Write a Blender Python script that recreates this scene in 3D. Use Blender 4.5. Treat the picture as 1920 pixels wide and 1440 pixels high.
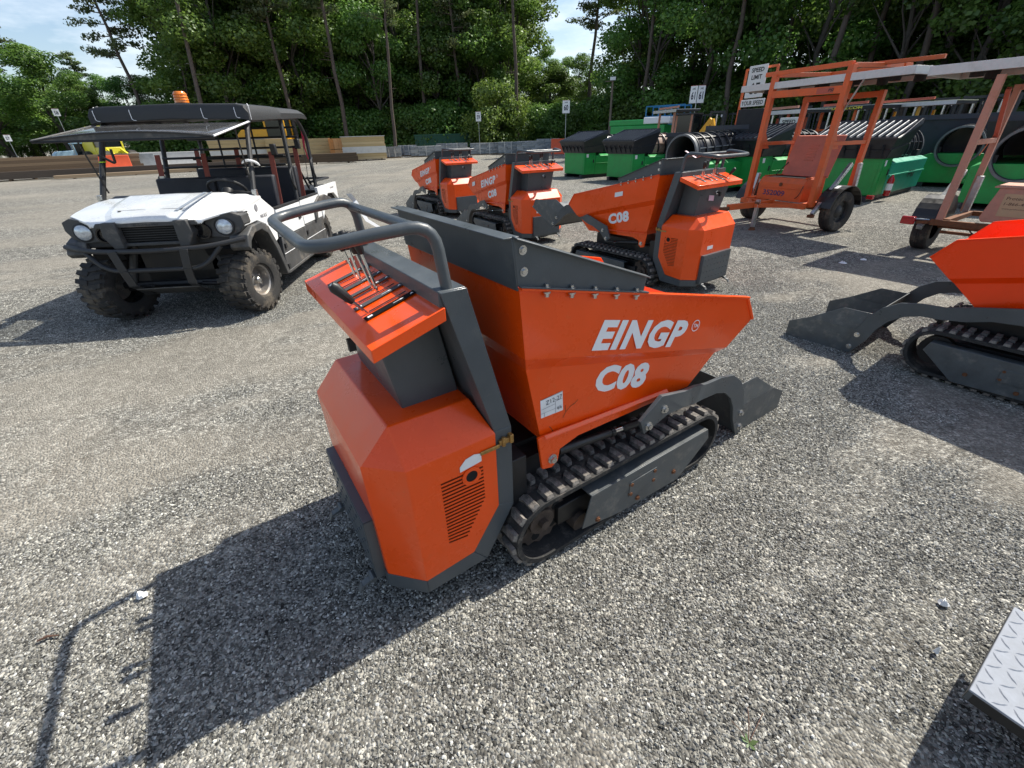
import bpy, bmesh, math, random
from math import sin, cos, pi, radians, sqrt, atan2
from mathutils import Vector, Matrix
for _o in list(bpy.data.objects): bpy.data.objects.remove(_o)
S = bpy.context.scene
COL = S.collection
V = Vector
# ---------------------------------------------------------------- camera
PITCH, ROLL, CAMH, FPX = radians(29.58), radians(-1.77), 1.556, 818.0
cd = bpy.data.cameras.new('camera'); cam = bpy.data.objects.new('camera', cd); COL.objects.link(cam)
cd.sensor_fit = 'HORIZONTAL'; cd.sensor_width = 36.0; cd.lens = FPX/1920*36.0
cd.clip_start = 0.05; cd.clip_end = 3000
_X, _U, _F = V((1,0,0)), V((0,sin(PITCH),cos(PITCH))), V((0,cos(PITCH),-sin(PITCH)))
_r = _X*cos(ROLL) + _U*sin(ROLL); _u = _U*cos(ROLL) - _X*sin(ROLL)
_m = Matrix.Identity(4)
for _i in range(3): _m[_i][0], _m[_i][1], _m[_i][2] = _r[_i], _u[_i], -_F[_i]
_m.translation = V((0,0,CAMH)); cam.matrix_world = _m
S.camera = cam
# ---------------------------------------------------------------- sky and sun
SUN_AZ, SUN_EL = radians(30.8), radians(52.0)
wd = bpy.data.worlds.new('World'); S.world = wd; wd.use_nodes = True
nt = wd.node_tree; nt.nodes.clear()
def _n(t, **k):
    x = nt.nodes.new(t)
    for a, b in k.items(): setattr(x, a, b)
    return x
sky = _n('ShaderNodeTexSky', sky_type='NISHITA', sun_disc=False)
sky.sun_elevation = SUN_EL; sky.sun_rotation = radians(90) - SUN_AZ
sky.air_density = 1.0; sky.dust_density = 1.2; sky.ozone_density = 1.0
bg = _n('ShaderNodeBackground'); out = _n('ShaderNodeOutputWorld')
bg.inputs['Strength'].default_value = 0.115
tc = _n('ShaderNodeTexCoord'); mp = _n('ShaderNodeMapping'); mp.inputs['Scale'].default_value = (1.4, 1.4, 5.0); mp.inputs['Rotation'].default_value = (0.25, 0.5, 0.3)
cl = _n('ShaderNodeTexNoise'); cl.inputs['Scale'].default_value = 1.6; cl.inputs['Detail'].default_value = 7; cl.inputs['Roughness'].default_value = .62
cr = _n('ShaderNodeValToRGB'); cr.color_ramp.elements[0].position = .50; cr.color_ramp.elements[1].position = .78
mx = _n('ShaderNodeMix', data_type='RGBA'); mx.inputs['B'].default_value = (8.0, 8.3, 8.6, 1)
nt.links.new(tc.outputs['Generated'], mp.inputs['Vector']); nt.links.new(mp.outputs['Vector'], cl.inputs['Vector'])
nt.links.new(cl.outputs['Fac'], cr.inputs['Fac']); nt.links.new(cr.outputs['Color'], mx.inputs['Factor'])
nt.links.new(sky.outputs['Color'], mx.inputs['A']); nt.links.new(mx.outputs['Result'], bg.inputs['Color'])
nt.links.new(bg.outputs['Background'], out.inputs['Surface'])
sl = bpy.data.lights.new('sun', 'SUN'); sl.energy = 4.9; sl.angle = radians(.53); sl.color = (1.0, .945, .84)
so = bpy.data.objects.new('sun', sl); COL.objects.link(so)
SUNV = V((cos(SUN_EL)*cos(SUN_AZ), cos(SUN_EL)*sin(SUN_AZ), sin(SUN_EL)))
so.rotation_euler = SUNV.to_track_quat('Z', 'Y').to_euler(); so.location = (30, 20, 40)
S.view_settings.view_transform = 'Standard'; S.view_settings.look = 'None'
S.view_settings.exposure = 0.58; S.view_settings.gamma = 1.0; S.view_settings.use_curve_mapping = False
S.render.engine = 'CYCLES'
# ---------------------------------------------------------------- pixel helpers (photo pixels, 1920 wide)
def ray(u, v):
    du, dv = u-960, v-720
    return _r*(du/FPX) - _u*(dv/FPX) + _F
def atz(u, v, z=0.0):
    r = ray(u, v); t = (z-CAMH)/r.z
    return V((0,0,CAMH)) + r*t
def aty(u, v, y):
    r = ray(u, v); return V((0,0,CAMH)) + r*(y/r.y)
def frame(x, y, deg):
    a = radians(deg); return Matrix.Translation((x,y,0)) @ Matrix.Rotation(a, 4, 'Z')
def on_lat(F, u, v, ly):
    """pixel ray met with the plane local y = ly of a placed frame -> local point"""
    Fi = F.inverted(); o = Fi @ V((0,0,CAMH)); d = Fi.to_3x3() @ ray(u, v)
    return o + d*((ly-o.y)/d.y)
def on_lon(F, u, v, lx):
    Fi = F.inverted(); o = Fi @ V((0,0,CAMH)); d = Fi.to_3x3() @ ray(u, v)
    return o + d*((lx-o.x)/d.x)
# ---------------------------------------------------------------- materials
MATS = {}
def mat(name, col, rough=.5, metal=0.0, var=.0, vscale=8.0, dirt=None, dirt_amt=0.0, dscale=3.0, bump=0.0, bscale=60.0, coat=0.0, spec=.5, emit=None, estr=0, obj=True, detail=6):
    if name in MATS: return MATS[name]
    m = bpy.data.materials.new(name); m.use_nodes = True; t = m.node_tree; b = t.nodes['Principled BSDF']
    b.inputs['Roughness'].default_value = rough; b.inputs['Metallic'].default_value = metal
    b.inputs['Specular IOR Level'].default_value = spec; b.inputs['Coat Weight'].default_value = coat; b.inputs['Coat Roughness'].default_value = .08
    L = t.links.new
    c4 = (*col, 1) if len(col) == 3 else col
    b.inputs['Base Color'].default_value = c4
    tcn = t.nodes.new('ShaderNodeTexCoord'); src = tcn.outputs['Object']
    cur = None
    if var > 0:
        n = t.nodes.new('ShaderNodeTexNoise'); n.inputs['Scale'].default_value = vscale; n.inputs['Detail'].default_value = detail; n.inputs['Roughness'].default_value = .65
        L(src, n.inputs['Vector'])
        r = t.nodes.new('ShaderNodeMapRange'); r.inputs['From Min'].default_value = .3; r.inputs['From Max'].default_value = .7
        r.inputs['To Min'].default_value = 1-var; r.inputs['To Max'].default_value = 1+var
        L(n.outputs['Fac'], r.inputs['Value'])
        x = t.nodes.new('ShaderNodeVectorMath'); x.operation = 'SCALE'; x.inputs[0].default_value = col[:3]
        L(r.outputs['Result'], x.inputs['Scale']); cur = x.outputs['Vector']
        r2 = t.nodes.new('ShaderNodeMapRange'); r2.inputs['From Min'].default_value = .3; r2.inputs['From Max'].default_value = .7
        r2.inputs['To Min'].default_value = max(rough-.12, .03); r2.inputs['To Max'].default_value = min(rough+.15, 1)
        L(n.outputs['Fac'], r2.inputs['Value']); L(r2.outputs['Result'], b.inputs['Roughness'])
    if dirt is not None:
        n = t.nodes.new('ShaderNodeTexNoise'); n.inputs['Scale'].default_value = dscale; n.inputs['Detail'].default_value = 9; n.inputs['Roughness'].default_value = .72
        L(src, n.inputs['Vector'])
        r = t.nodes.new('ShaderNodeMapRange'); r.inputs['From Min'].default_value = .62-.25*dirt_amt; r.inputs['From Max'].default_value = .78-.1*dirt_amt; r.inputs['To Max'].default_value = min(1, .25+dirt_amt)
        L(n.outputs['Fac'], r.inputs['Value'])
        x = t.nodes.new('ShaderNodeMix'); x.data_type = 'RGBA'; x.inputs['B'].default_value = (*dirt, 1)
        if cur is not None: L(cur, x.inputs['A'])
        else: x.inputs['A'].default_value = c4
        L(r.outputs['Result'], x.inputs['Factor']); cur = x.outputs['Result']
    if cur is not None: L(cur, b.inputs['Base Color'])
    if bump > 0:
        n = t.nodes.new('ShaderNodeTexNoise'); n.inputs['Scale'].default_value = bscale; n.inputs['Detail'].default_value = 4
        L(src, n.inputs['Vector'])
        bp = t.nodes.new('ShaderNodeBump'); bp.inputs['Strength'].default_value = bump; bp.inputs['Distance'].default_value = .01
        L(n.outputs['Fac'], bp.inputs['Height']); L(bp.outputs['Normal'], b.inputs['Normal'])
    if emit: b.inputs['Emission Color'].default_value = (*emit, 1); b.inputs['Emission Strength'].default_value = estr
    MATS[name] = m; return m
mat('orange', (.86,.078,.001), .30, var=.06, vscale=4, dirt=(.55,.20,.08), dirt_amt=.05, dscale=14, bump=.005, bscale=9, coat=.28, spec=.4)
mat('sprocket', (.075,.055,.043), .75, .2, var=.35, vscale=25, bump=.3, bscale=120); mat('strip_sheen_grey', (.085,.085,.09), .9, spec=.05); mat('strip_black', (.012,.012,.013), .9, spec=.05)
mat('orange_hot', (.90,.052,.001), .32, var=.04, vscale=5, spec=.32, coat=.12, bump=.012, bscale=18)
mat('dgrey', (.066,.077,.085), .36, var=.12, vscale=7, dirt=(.20,.19,.17), dirt_amt=.10, dscale=9, bump=.05, bscale=180)
mat('dgrey_worn', (.078,.087,.091), .40, var=.2, vscale=11, dirt=(.25,.23,.20), dirt_amt=.35, dscale=12, bump=.05, bscale=160)
mat('black', (.012,.012,.013), .45, var=.25, vscale=9)
mat('hole', (.004,.004,.004), .9); mat('slot_dark', (.085,.014,.004), .8, spec=.1)
mat('rubber', (.022,.022,.022), .82, var=.25, vscale=14, dirt=(.22,.19,.16), dirt_amt=.42, dscale=10, bump=.3, bscale=90)
mat('lug_rubber', (.065,.062,.058), .85, var=.3, vscale=30, dirt=(.36,.32,.28), dirt_amt=.80, dscale=16, bump=.3, bscale=90)
mat('tyre', (.028,.027,.026), .85, var=.3, vscale=20, dirt=(.22,.18,.13), dirt_amt=.45, dscale=5, bump=.35, bscale=80)
mat('galv', (.45,.47,.48), .38, .85, var=.18, vscale=14)
mat('steel', (.55,.55,.54), .28, .9, var=.1, vscale=20)
mat('chrome', (.8,.8,.8), .1, 1.0)
mat('rust', (.16,.065,.028), .8, .2, var=.35, vscale=25, bump=.3, bscale=120)
mat('brass', (.40,.24,.08), .45, .7, var=.35, vscale=60)
mat('white', (.78,.79,.80), .35, var=.05, vscale=6)
mat('decal', (.80,.81,.83), .45)
mat('paper', (.76,.77,.78), .6, var=.06, vscale=30)
mat('ink', (.02,.025,.05), .6)
mat('grey_ink', (.22,.22,.24), .6)
# ---------------------------------------------------------------- mesh helpers
class MB:
    """collects faces for ONE mesh"""
    def __init__(s): s.v = []; s.f = []; s.c = []
    def add(s, vs, fs):
        o = len(s.v); s.v += [tuple(p) for p in vs]; s.f += [tuple(i+o for i in f) for f in fs]; return s
    def box(s, c, d, M=None):
        x, y, z = d[0]/2, d[1]/2, d[2]/2
        vs = [V((c[0]+a*x, c[1]+b*y, c[2]+e*z)) for e in (-1,1) for b in (-1,1) for a in (-1,1)]
        if M: vs = [M @ p for p in vs]
        return s.add(vs, [(0,2,3,1),(4,5,7,6),(0,1,5,4),(2,6,7,3),(0,4,6,2),(1,3,7,5)])
    def bar(s, a, b, w, h, up=(0,0,1)):
        """rectangular bar from a to b, w across, h along up"""
        a, b = V(a), V(b); d = (b-a).normalized(); u = V(up)
        r = d.cross(u)
        if r.length < 1e-4: r = d.cross(V((1,0,0)))
        r.normalize(); u = r.cross(d).normalized()
        vs = []
        for p in (a, b):
            for i, j in ((-1,-1),(1,-1),(1,1),(-1,1)): vs.append(p + r*(i*w/2) + u*(j*h/2))
        return s.add(vs, [(3,2,1,0),(4,5,6,7),(0,1,5,4),(1,2,6,5),(2,3,7,6),(3,0,4,7)])
    def prism(s, pts, fn, a, b):
        """2D polygon pts swept from a to b; fn(p, t) -> 3D"""
        n = len(pts); vs = [fn(p, a) for p in pts] + [fn(p, b) for p in pts]
        fs = [tuple(range(n))[::-1], tuple(range(n, 2*n))] + [(i, (i+1) % n, n+(i+1) % n, n+i) for i in range(n)]
        return s.add(vs, fs)
    def prismy(s, pts, y0, y1): return s.prism(pts, lambda p, t: (p[0], t, p[1]), y0, y1)
    def prismx(s, pts, x0, x1): return s.prism(pts, lambda p, t: (t, p[0], p[1]), x0, x1)
    def prismz(s, pts, z0, z1): return s.prism(pts, lambda p, t: (p[0], p[1], t), z0, z1)
    def tube(s, pts, r, n=8, closed=False, caps=True):
        pts = [V(p) for p in pts]; m = len(pts); rings = []
        rr = r if isinstance(r, (list, tuple)) else [r]*m
        prev = None
        for i, p in enumerate(pts):
            if closed: d = pts[(i+1) % m] - pts[i-1]
            else: d = pts[min(i+1, m-1)] - pts[max(i-1, 0)]
            d.normalize()
            if prev is None:
                q = d.cross(V((0,0,1)))
                if q.length < .1: q = d.cross(V((1,0,0)))
            else: q = prev - d*prev.dot(d)
            q.normalize(); prev = q; w = d.cross(q)
            rings.append([p + (q*cos(2*pi*k/n) + w*sin(2*pi*k/n))*rr[i] for k in range(n)])
        vs = [x for R in rings for x in R]; fs = []
        for i in range(m if closed else m-1):
            j = (i+1) % m
            for k in range(n): fs.append((i*n+k, i*n+(k+1) % n, j*n+(k+1) % n, j*n+k))
        if caps and not closed: fs += [tuple(range(n))[::-1], tuple(range((m-1)*n, m*n))]
        return s.add(vs, fs)
    def cyl(s, a, b, r, n=12, r2=None): return s.tube([a, b], [r, r if r2 is None else r2], n)
    def lathe(s, prof, n=20, M=None):
        """prof (r, z) about local z"""
        vs = []; fs = []; m = len(prof)
        for k in range(n):
            a = 2*pi*k/n
            for r, z in prof: vs.append(V((r*cos(a), r*sin(a), z)))
        for k in range(n):
            k2 = (k+1) % n
            for i in range(m-1): fs.append((k*m+i, k2*m+i, k2*m+i+1, k*m+i+1))
        if M: vs = [M @ p for p in vs]
        return s.add(vs, fs)
    def quad(s, *p): return s.add(p, [tuple(range(len(p)))])
    def mesh(s, name, smooth=35, recalc=True, weld=False):
        me = bpy.data.meshes.new(name); me.from_pydata(s.v, [], s.f)
        bm = bmesh.new(); bm.from_mesh(me)
        if weld: bmesh.ops.remove_doubles(bm, verts=bm.verts, dist=1e-5)
        if recalc: bmesh.ops.recalc_face_normals(bm, faces=bm.faces)
        bm.to_mesh(me); bm.free()
        if smooth:
            me.polygons.foreach_set('use_smooth', [True]*len(me.polygons)); me.set_sharp_from_angle(angle=radians(smooth))
        return me
CACHE = {}
def obj(name, me, m, parent=None, bevel=0, solid=0, M=None):
    """links a mesh (an MB or a Mesh) as ONE object"""
    if isinstance(me, MB): me = me.mesh(name)
    if m is not None and not me.materials: me.materials.append(MATS[m] if isinstance(m, str) else m)
    o = bpy.data.objects.new(name, me); COL.objects.link(o)
    if m is not None:
        mm = MATS[m] if isinstance(m, str) else m
        if me.materials[0] != mm: o.material_slots[0].link = 'OBJECT'; o.material_slots[0].material = mm
    if parent is not None: o.parent = parent
    if M is not None: o.matrix_local = M
    if solid:
        d = o.modifiers.new('solid', 'SOLIDIFY'); d.thickness = abs(solid); d.offset = -1 if solid > 0 else 1
    if bevel:
        d = o.modifiers.new('bevel', 'BEVEL'); d.width = bevel; d.segments = 2; d.limit_method = 'ANGLE'; d.angle_limit = radians(38); d.harden_normals = False
    return o
def cached(key, fn, **k):
    if key not in CACHE:
        x = fn(); CACHE[key] = x.mesh(key, **k) if isinstance(x, MB) else x
    return CACHE[key]
def tag(o, label, cat, group=None, kind=None):
    if label: o['label'] = label
    if cat: o['category'] = cat
    if group: o['group'] = group
    if kind: o['kind'] = kind
    return o
def thing(name, label, cat, M, group=None):
    o = bpy.data.objects.new(name, None); COL.objects.link(o); o.matrix_world = M; o.empty_display_size = .2
    return tag(o, label, cat, group)
def copy_tree(o, M=None, parent=None):
    c = o.copy(); COL.objects.link(c)
    if parent is not None: c.parent = parent
    for ch in list(o.children): copy_tree(ch, None, c)
    if M is not None: c.matrix_world = M
    return c
def rnd(pts, r, seg=4):
    """rounds the inner corners of a 3D polyline"""
    P = [V(p) for p in pts]; out = [P[0]]
    for i in range(1, len(P)-1):
        a, b, c = P[i-1], P[i], P[i+1]
        d1 = (a-b); d2 = (c-b); l = min(r, d1.length*.49, d2.length*.49)
        p, q = b + d1.normalized()*l, b + d2.normalized()*l
        for k in range(seg+1):
            t = k/seg; out.append(p*(1-t)**2 + b*(2*t*(1-t)) + q*t*t)
    return out + [P[-1]]
def text_mesh(body, O, U, W, height, width=None, shear=0.0, bold=0.0, depth=.0006, align='LEFT', spacing=1.0):
    """flat lettering: O lower-left corner, U unit baseline, W unit up; letters height tall and (optionally) width wide"""
    cu = bpy.data.curves.new('lettering', 'FONT'); cu.body = body; cu.size = 1; cu.shear = shear; cu.offset = bold; cu.space_character = spacing; cu.resolution_u = 3
    to = bpy.data.objects.new('lettering', cu); COL.objects.link(to)
    dg = bpy.context.evaluated_depsgraph_get(); dg.update()
    me = bpy.data.meshes.new_from_object(to.evaluated_get(dg)); bpy.data.objects.remove(to); bpy.data.curves.remove(cu)
    xs = [v.co.x for v in me.vertices]; ys = [v.co.y for v in me.vertices]
    x0, x1, y0, y1 = min(xs), max(xs), min(ys), max(ys)
    sy = height/(y1-y0); sx = sy if width is None else width/(x1-x0)
    O, U, W = V(O), V(U).normalized(), V(W).normalized(); N = U.cross(W)
    for v in me.vertices: v.co = O + U*((v.co.x-x0)*sx) + W*((v.co.y-y0)*sy) + N*depth
    me.materials.clear(); me.update()
    return me
def bolt(par, p, n, m='steel', r=.011, h=.009, name='bolt'):
    key = 'bolt_%.4f_%.4f' % (r, h)
    q = V(n).normalized().to_track_quat('Z', 'Y').to_matrix().to_4x4()
    def f():
        mb = MB(); hexbolt(mb, (0,0,0), (0,0,1), r, h); return mb
    return obj(name, cached(key, f), m, par, M=Matrix.Translation(V(p)) @ q)
def hexbolt(mb, p, n, r=.011, h=.009):
    p, n = V(p), V(n).normalized(); mb.cyl(p, p+n*h*.25, r*1.5, 10); mb.cyl(p+n*h*.25, p+n*h, r, 6)
# ================================================================ the yard
def ground_material():
    m = bpy.data.materials.new('gravel_ground'); m.use_nodes = True; t = m.node_tree; L = t.links.new; b = t.nodes['Principled BSDF']
    b.inputs['Roughness'].default_value = .92; b.inputs['Specular IOR Level'].default_value = .15
    tc = t.nodes.new('ShaderNodeTexCoord'); P = tc.outputs['Object']
    def noise(sc, det=5, rough=.6):
        n = t.nodes.new('ShaderNodeTexNoise'); n.inputs['Scale'].default_value = sc; n.inputs['Detail'].default_value = det; n.inputs['Roughness'].default_value = rough; L(P, n.inputs['Vector']); return n
    def ramp(src, els):
        r = t.nodes.new('ShaderNodeValToRGB'); e = r.color_ramp.elements
        e[0].position, e[0].color = els[0][0], (*els[0][1],1); e[1].position, e[1].color = els[-1][0], (*els[-1][1],1)
        for p, c in els[1:-1]: k = e.new(p); k.color = (*c,1)
        L(src, r.inputs['Fac']); return r.outputs['Color']
    def mix(f, a, b_, mode='MIX'):
        x = t.nodes.new('ShaderNodeMix'); x.data_type = 'RGBA'; x.blend_type = mode
        for s, k in ((f,'Factor'),(a,'A'),(b_,'B')):
            if hasattr(s, 'node'): L(s, x.inputs[k])
            else: x.inputs[k].default_value = s
        return x.outputs['Result']
    vo = t.nodes.new('ShaderNodeTexVoronoi'); vo.inputs['Scale'].default_value = 95; L(P, vo.inputs['Vector'])
    sep = t.nodes.new('ShaderNodeSeparateColor'); L(vo.outputs['Color'], sep.inputs['Color'])
    stone = ramp(sep.outputs['Red'], [(0,(.045,.045,.043)),(.32,(.13,.129,.122)),(.72,(.255,.252,.236)),(1,(.50,.495,.46))])
    vo2 = t.nodes.new('ShaderNodeTexVoronoi'); vo2.inputs['Scale'].default_value = 21; L(P, vo2.inputs['Vector'])
    sep2 = t.nodes.new('ShaderNodeSeparateColor'); L(vo2.outputs['Color'], sep2.inputs['Color'])
    coarse = ramp(sep2.outputs['Green'], [(0,(.52,.52,.52)),(1,(1.42,1.42,1.40))])
    stone = mix(.75, stone, coarse, 'MULTIPLY')
    # fines and dirt between the stones in worn drives (the mesh is raised there and carries how worn it is)
    wa = t.nodes.new('ShaderNodeAttribute'); wa.attribute_name = 'worn'; worn = wa.outputs['Fac']
    fine = noise(160, 3); finec = ramp(fine.outputs['Fac'], [(.3,(.20,.186,.160)),(.7,(.38,.357,.31))])
    mid = noise(5.5, 5, .75); midc = ramp(mid.outputs['Fac'], [(.32,(.72,.72,.71)),(.68,(1.25,1.24,1.22))]); stone = mix(.8, stone, midc, 'MULTIPLY')
    c = mix(worn, stone, mix(.58, stone, finec))
    big = noise(.35, 6); tone = ramp(big.outputs['Fac'], [(.3,(.80,.79,.77)),(.7,(1.12,1.10,1.07))]); c = mix(1.0, c, tone, 'MULTIPLY')
    st = noise(1.7, 6, .7); stain = ramp(st.outputs['Fac'], [(.60,(1,1,1)),(.74,(.55,.50,.45))]); c = mix(.8, c, stain, 'MULTIPLY')
    L(c, b.inputs['Base Color'])
    bp = t.nodes.new('ShaderNodeBump'); bp.inputs['Strength'].default_value = .9; bp.inputs['Distance'].default_value = .012; bp.invert = True
    L(vo.outputs['Distance'], bp.inputs['Height']); L(bp.outputs['Normal'], b.inputs['Normal'])
    return m
MATS['ground'] = ground_material()
from mathutils import noise as _nz
def worn_at(x, y):
    a = .42; p, q = x*cos(a)+y*sin(a), -x*sin(a)+y*cos(a)
    f = _nz.fractal(V((p*.26+3.1, q*.80+7.7, .5)), .9, 2.1, 5) + .45*_nz.fractal(V((p*1.5, q*2.6, 4.0)), .9, 2.1, 3)
    if x < -.8: f += .22*min(1, (-.8-x)/1.6)
    return min(1.0, max(0.0, (f-.05)/.55))
def ground_height(x, y): return .0095*worn_at(x, y)**.8
def build_ground():
    def axis(lo, hi, fine0, fine1, st):
        o = []; v = fine0
        while v < fine1: o.append(v); v += st
        o.append(fine1); s_ = st; v = fine1
        while v < hi: s_ *= 1.22; v = min(hi, v+s_); o.append(v)
        s_ = st; v = fine0; l = []
        while v > lo: s_ *= 1.22; v = max(lo, v-s_); l.append(v)
        return l[::-1]+o
    xs = axis(-900, 900, -6.0, 6.0, .085); ys = axis(-60, 1500, .2, 8.0, .085)
    mb = MB(); nx = len(xs); worn = []
    for y in ys:
        for x in xs:
            w = worn_at(x, y) if abs(x) < 80 and y < 110 else .5
            worn.append(w); mb.v.append((x, y, .0095*w**.8 if abs(x) < 80 and y < 110 else 0))
    for j in range(len(ys)-1):
        for i in range(nx-1): mb.f.append((j*nx+i, j*nx+i+1, (j+1)*nx+i+1, (j+1)*nx+i))
    me = bpy.data.meshes.new('gravel_ground'); me.from_pydata(mb.v, [], mb.f); me.polygons.foreach_set('use_smooth', [True]*len(me.polygons)); me.update()
    at_ = me.attributes.new('worn', 'FLOAT', 'POINT'); at_.data.foreach_set('value', worn)
    o = obj('gravel_ground', me, 'ground'); o['kind'] = 'structure'; o['label'] = 'grey crushed stone yard with worn tan patches'
build_ground()
def stone_material():
    m = bpy.data.materials.new('stone'); m.use_nodes = True; t = m.node_tree; b = t.nodes['Principled BSDF']; b.inputs['Roughness'].default_value = .85; b.inputs['Specular IOR Level'].default_value = .25
    a = t.nodes.new('ShaderNodeAttribute'); a.attribute_name = 'tone'; L = t.links.new
    x = t.nodes.new('ShaderNodeMix'); x.data_type = 'RGBA'; x.inputs['B'].default_value = (.30,.286,.25,1); x.inputs['Factor'].default_value = .14; L(a.outputs['Color'], x.inputs['A']); L(x.outputs['Result'], b.inputs['Base Color'])
    return m
MATS['stone'] = stone_material()
def stone_tile(seed, n, size, smin, smax):
    R = random.Random(seed); vs = []; fs = []; cols = []
    for k in range(n):
        x, y = R.uniform(0, size), R.uniform(0, size); s = smin + (smax-smin)*R.random()**2.2
        a = R.uniform(0, 2*pi); ex, ey, ez = s*R.uniform(.7,1.35), s*R.uniform(.5,.95), s*R.uniform(.4,.75)
        tz = R.uniform(-.5,.5); z = ez*R.uniform(.0,.55)
        ca, sa = cos(a), sin(a); o = len(vs)
        pts = []
        for i in range(5):
            th = 2*pi*i/5 + R.uniform(-.35,.35); rr = R.uniform(.75,1.1); pts.append((rr*cos(th), rr*sin(th), R.uniform(-.15,.3)))
        pts.append((R.uniform(-.3,.3), R.uniform(-.3,.3), 1)); pts.append((R.uniform(-.3,.3)+.35, R.uniform(-.3,.3), .85))
        for px, py, pz in pts:
            px *= ex; py *= ey; pz = pz*ez + tz*px
            vs.append((x+px*ca-py*sa, y+px*sa+py*ca, z+pz))
        for i in range(5):
            fs.append((o+i, o+(i+1) % 5, o+(5 if i in (1,2,3) else 6)))
        fs += [(o+1, o+6, o+5), (o+4, o+5, o+6)]
        g = R.random(); v = .045+.10*g if R.random() < .34 else (.16+.20*g if R.random() < .80 else .38+.28*g)
        w = R.uniform(.0,.05); cols += [(v*(1+w*.6), v*(1+w*.25), v*(.965-w*1.8), 1)]*7
    me = bpy.data.meshes.new('stone_tile'); me.from_pydata(vs, [], fs); me.update()
    ca = me.color_attributes.new('tone', 'FLOAT_COLOR', 'CORNER')
    flat = []
    for p in me.polygons:
        si = min(p.vertices)//7
        flat += list(cols[min(si*7, len(cols)-1)])*p.loop_total
    ca.data.foreach_set('color', flat)
    me.materials.append(MATS['stone'])
    return me
def build_gravel():
    tiles = bpy.data.collections.new('stone_tiles')
    for k in range(5):
        o = bpy.data.objects.new('stone_tile_%d' % k, stone_tile(k+1, (19000,19000,19000,8000,2500)[k], 1.0, .0024, .0082)); tiles.objects.link(o)
    pts = []; pick = []; R = random.Random(2)
    for i in range(-8, 10):
        for j in range(0, 11):
            d = sqrt((i+.5)**2+(j+.5)**2)
            if abs(i+.5) > 1.35*(j+2.2): continue
            if d < 5.2: k = R.randrange(3)
            elif d < 7.2: k = 3
            elif d < 10.2: k = 4
            else: continue
            pts.append((i, j, .001)); pick.append(k)
    me = bpy.data.meshes.new('gravel'); me.from_pydata(pts, [], []); me.update(); pa = me.attributes.new('pick','INT','POINT'); pa.data.foreach_set('value', pick)
    me.materials.append(MATS['stone'])
    o = bpy.data.objects.new('gravel', me); COL.objects.link(o); o['kind'] = 'stuff'; o['label'] = 'loose grey crushed stones covering the yard near the camera'; o['category'] = 'gravel'
    ng = bpy.data.node_groups.new('scatter_stones', 'GeometryNodeTree')
    ng.interface.new_socket('Geometry', in_out='INPUT', socket_type='NodeSocketGeometry'); ng.interface.new_socket('Geometry', in_out='OUTPUT', socket_type='NodeSocketGeometry')
    N = ng.nodes.new; gi = N('NodeGroupInput'); go = N('NodeGroupOutput')
    ci = N('GeometryNodeCollectionInfo'); ci.inputs['Collection'].default_value = tiles; ci.inputs['Separate Children'].default_value = True; ci.inputs['Reset Children'].default_value = True
    ip = N('GeometryNodeInstanceOnPoints'); ip.inputs['Pick Instance'].default_value = True
    ri = N('GeometryNodeInputNamedAttribute'); ri.data_type = 'INT'; ri.inputs['Name'].default_value = 'pick'
    L = ng.links.new
    L(gi.outputs[0], ip.inputs['Points']); L(ci.outputs[0], ip.inputs['Instance']); L(ri.outputs[0], ip.inputs['Instance Index'])
    L(ip.outputs[0], go.inputs[0])
    md = o.modifiers.new('scatter', 'NODES'); md.node_group = ng
build_gravel()
# ================================================================ tracked mini dumpers
mat('pink_sticker', (.62,.42,.50), .5)
DF = frame(.0525, 1.724, 33.16)
def on_plane(F, u, v, p0, n):
    Fi = F.inverted(); o = Fi @ V((0,0,CAMH)); d = Fi.to_3x3() @ ray(u, v); p0, n = V(p0), V(n)
    return o + d*((p0-o).dot(n)/d.dot(n))
def Z4(x, y): return (740+x*680/1920, 400+y*680/1920)
# hopper half-section, x forward, z up, per side: (x, y, z)
HP = dict(rr=(-.300,.415,1.180), rf=(.880,.452,.919), tip=(.975,.449,.795), ct=(.845,.432,.680), ctr=(-.280,.413,.945), cb=(.812,.398,.648), cbr=(-.256,.381,.890), bf=(.660,.392,.515), br=(-.190,.378,.575))
def hp(k, s): a = HP[k]; return V((a[0], a[1]*s, a[2]))
def sidez(x): return 1.180 + (x+.300)/(1.18)*(.919-1.180)
def sidey(x): return .415 + (x+.300)/1.18*.037
def hopper_mb():
    mb = MB()
    for s in (1, -1):
        mb.quad(hp('rr',s), hp('rf',s), hp('tip',s), hp('ct',s), hp('ctr',s))
        mb.quad(hp('ctr',s), hp('ct',s), hp('cb',s), hp('cbr',s))
        mb.quad(hp('cbr',s), hp('cb',s), hp('bf',s), hp('br',s))
    for a, b in (('rr','ctr'), ('ctr','cbr'), ('cbr','br'), ('br','bf'), ('bf','cb'), ('cb','ct'), ('ct','tip')):
        mb.quad(hp(a,1), hp(b,1), hp(b,-1), hp(a,-1))
    return mb
def hopper_mesh():
    me = hopper_mb().mesh('hopper', weld=True, smooth=0)
    bm = bmesh.new(); bm.from_mesh(me)
    c = V((.3,0,.9)); f = max(bm.faces, key=lambda q: q.calc_area())
    if (f.calc_center_median()-c).dot(f.normal) < 0: bmesh.ops.reverse_faces(bm, faces=bm.faces)
    bm.to_mesh(me); bm.free(); return me
def rim_mb(s):
    mb = MB()
    a, b, t = hp('rr',s), hp('rf',s), hp('tip',s)
    o = V((0, .006*s, 0))
    mb.bar(a+o, b+o, .022, .008); mb.bar(b+V((0,.003*s,0)), t+V((0,.003*s,0)), .012, .008, up=(0,s,0))
    return mb
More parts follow.
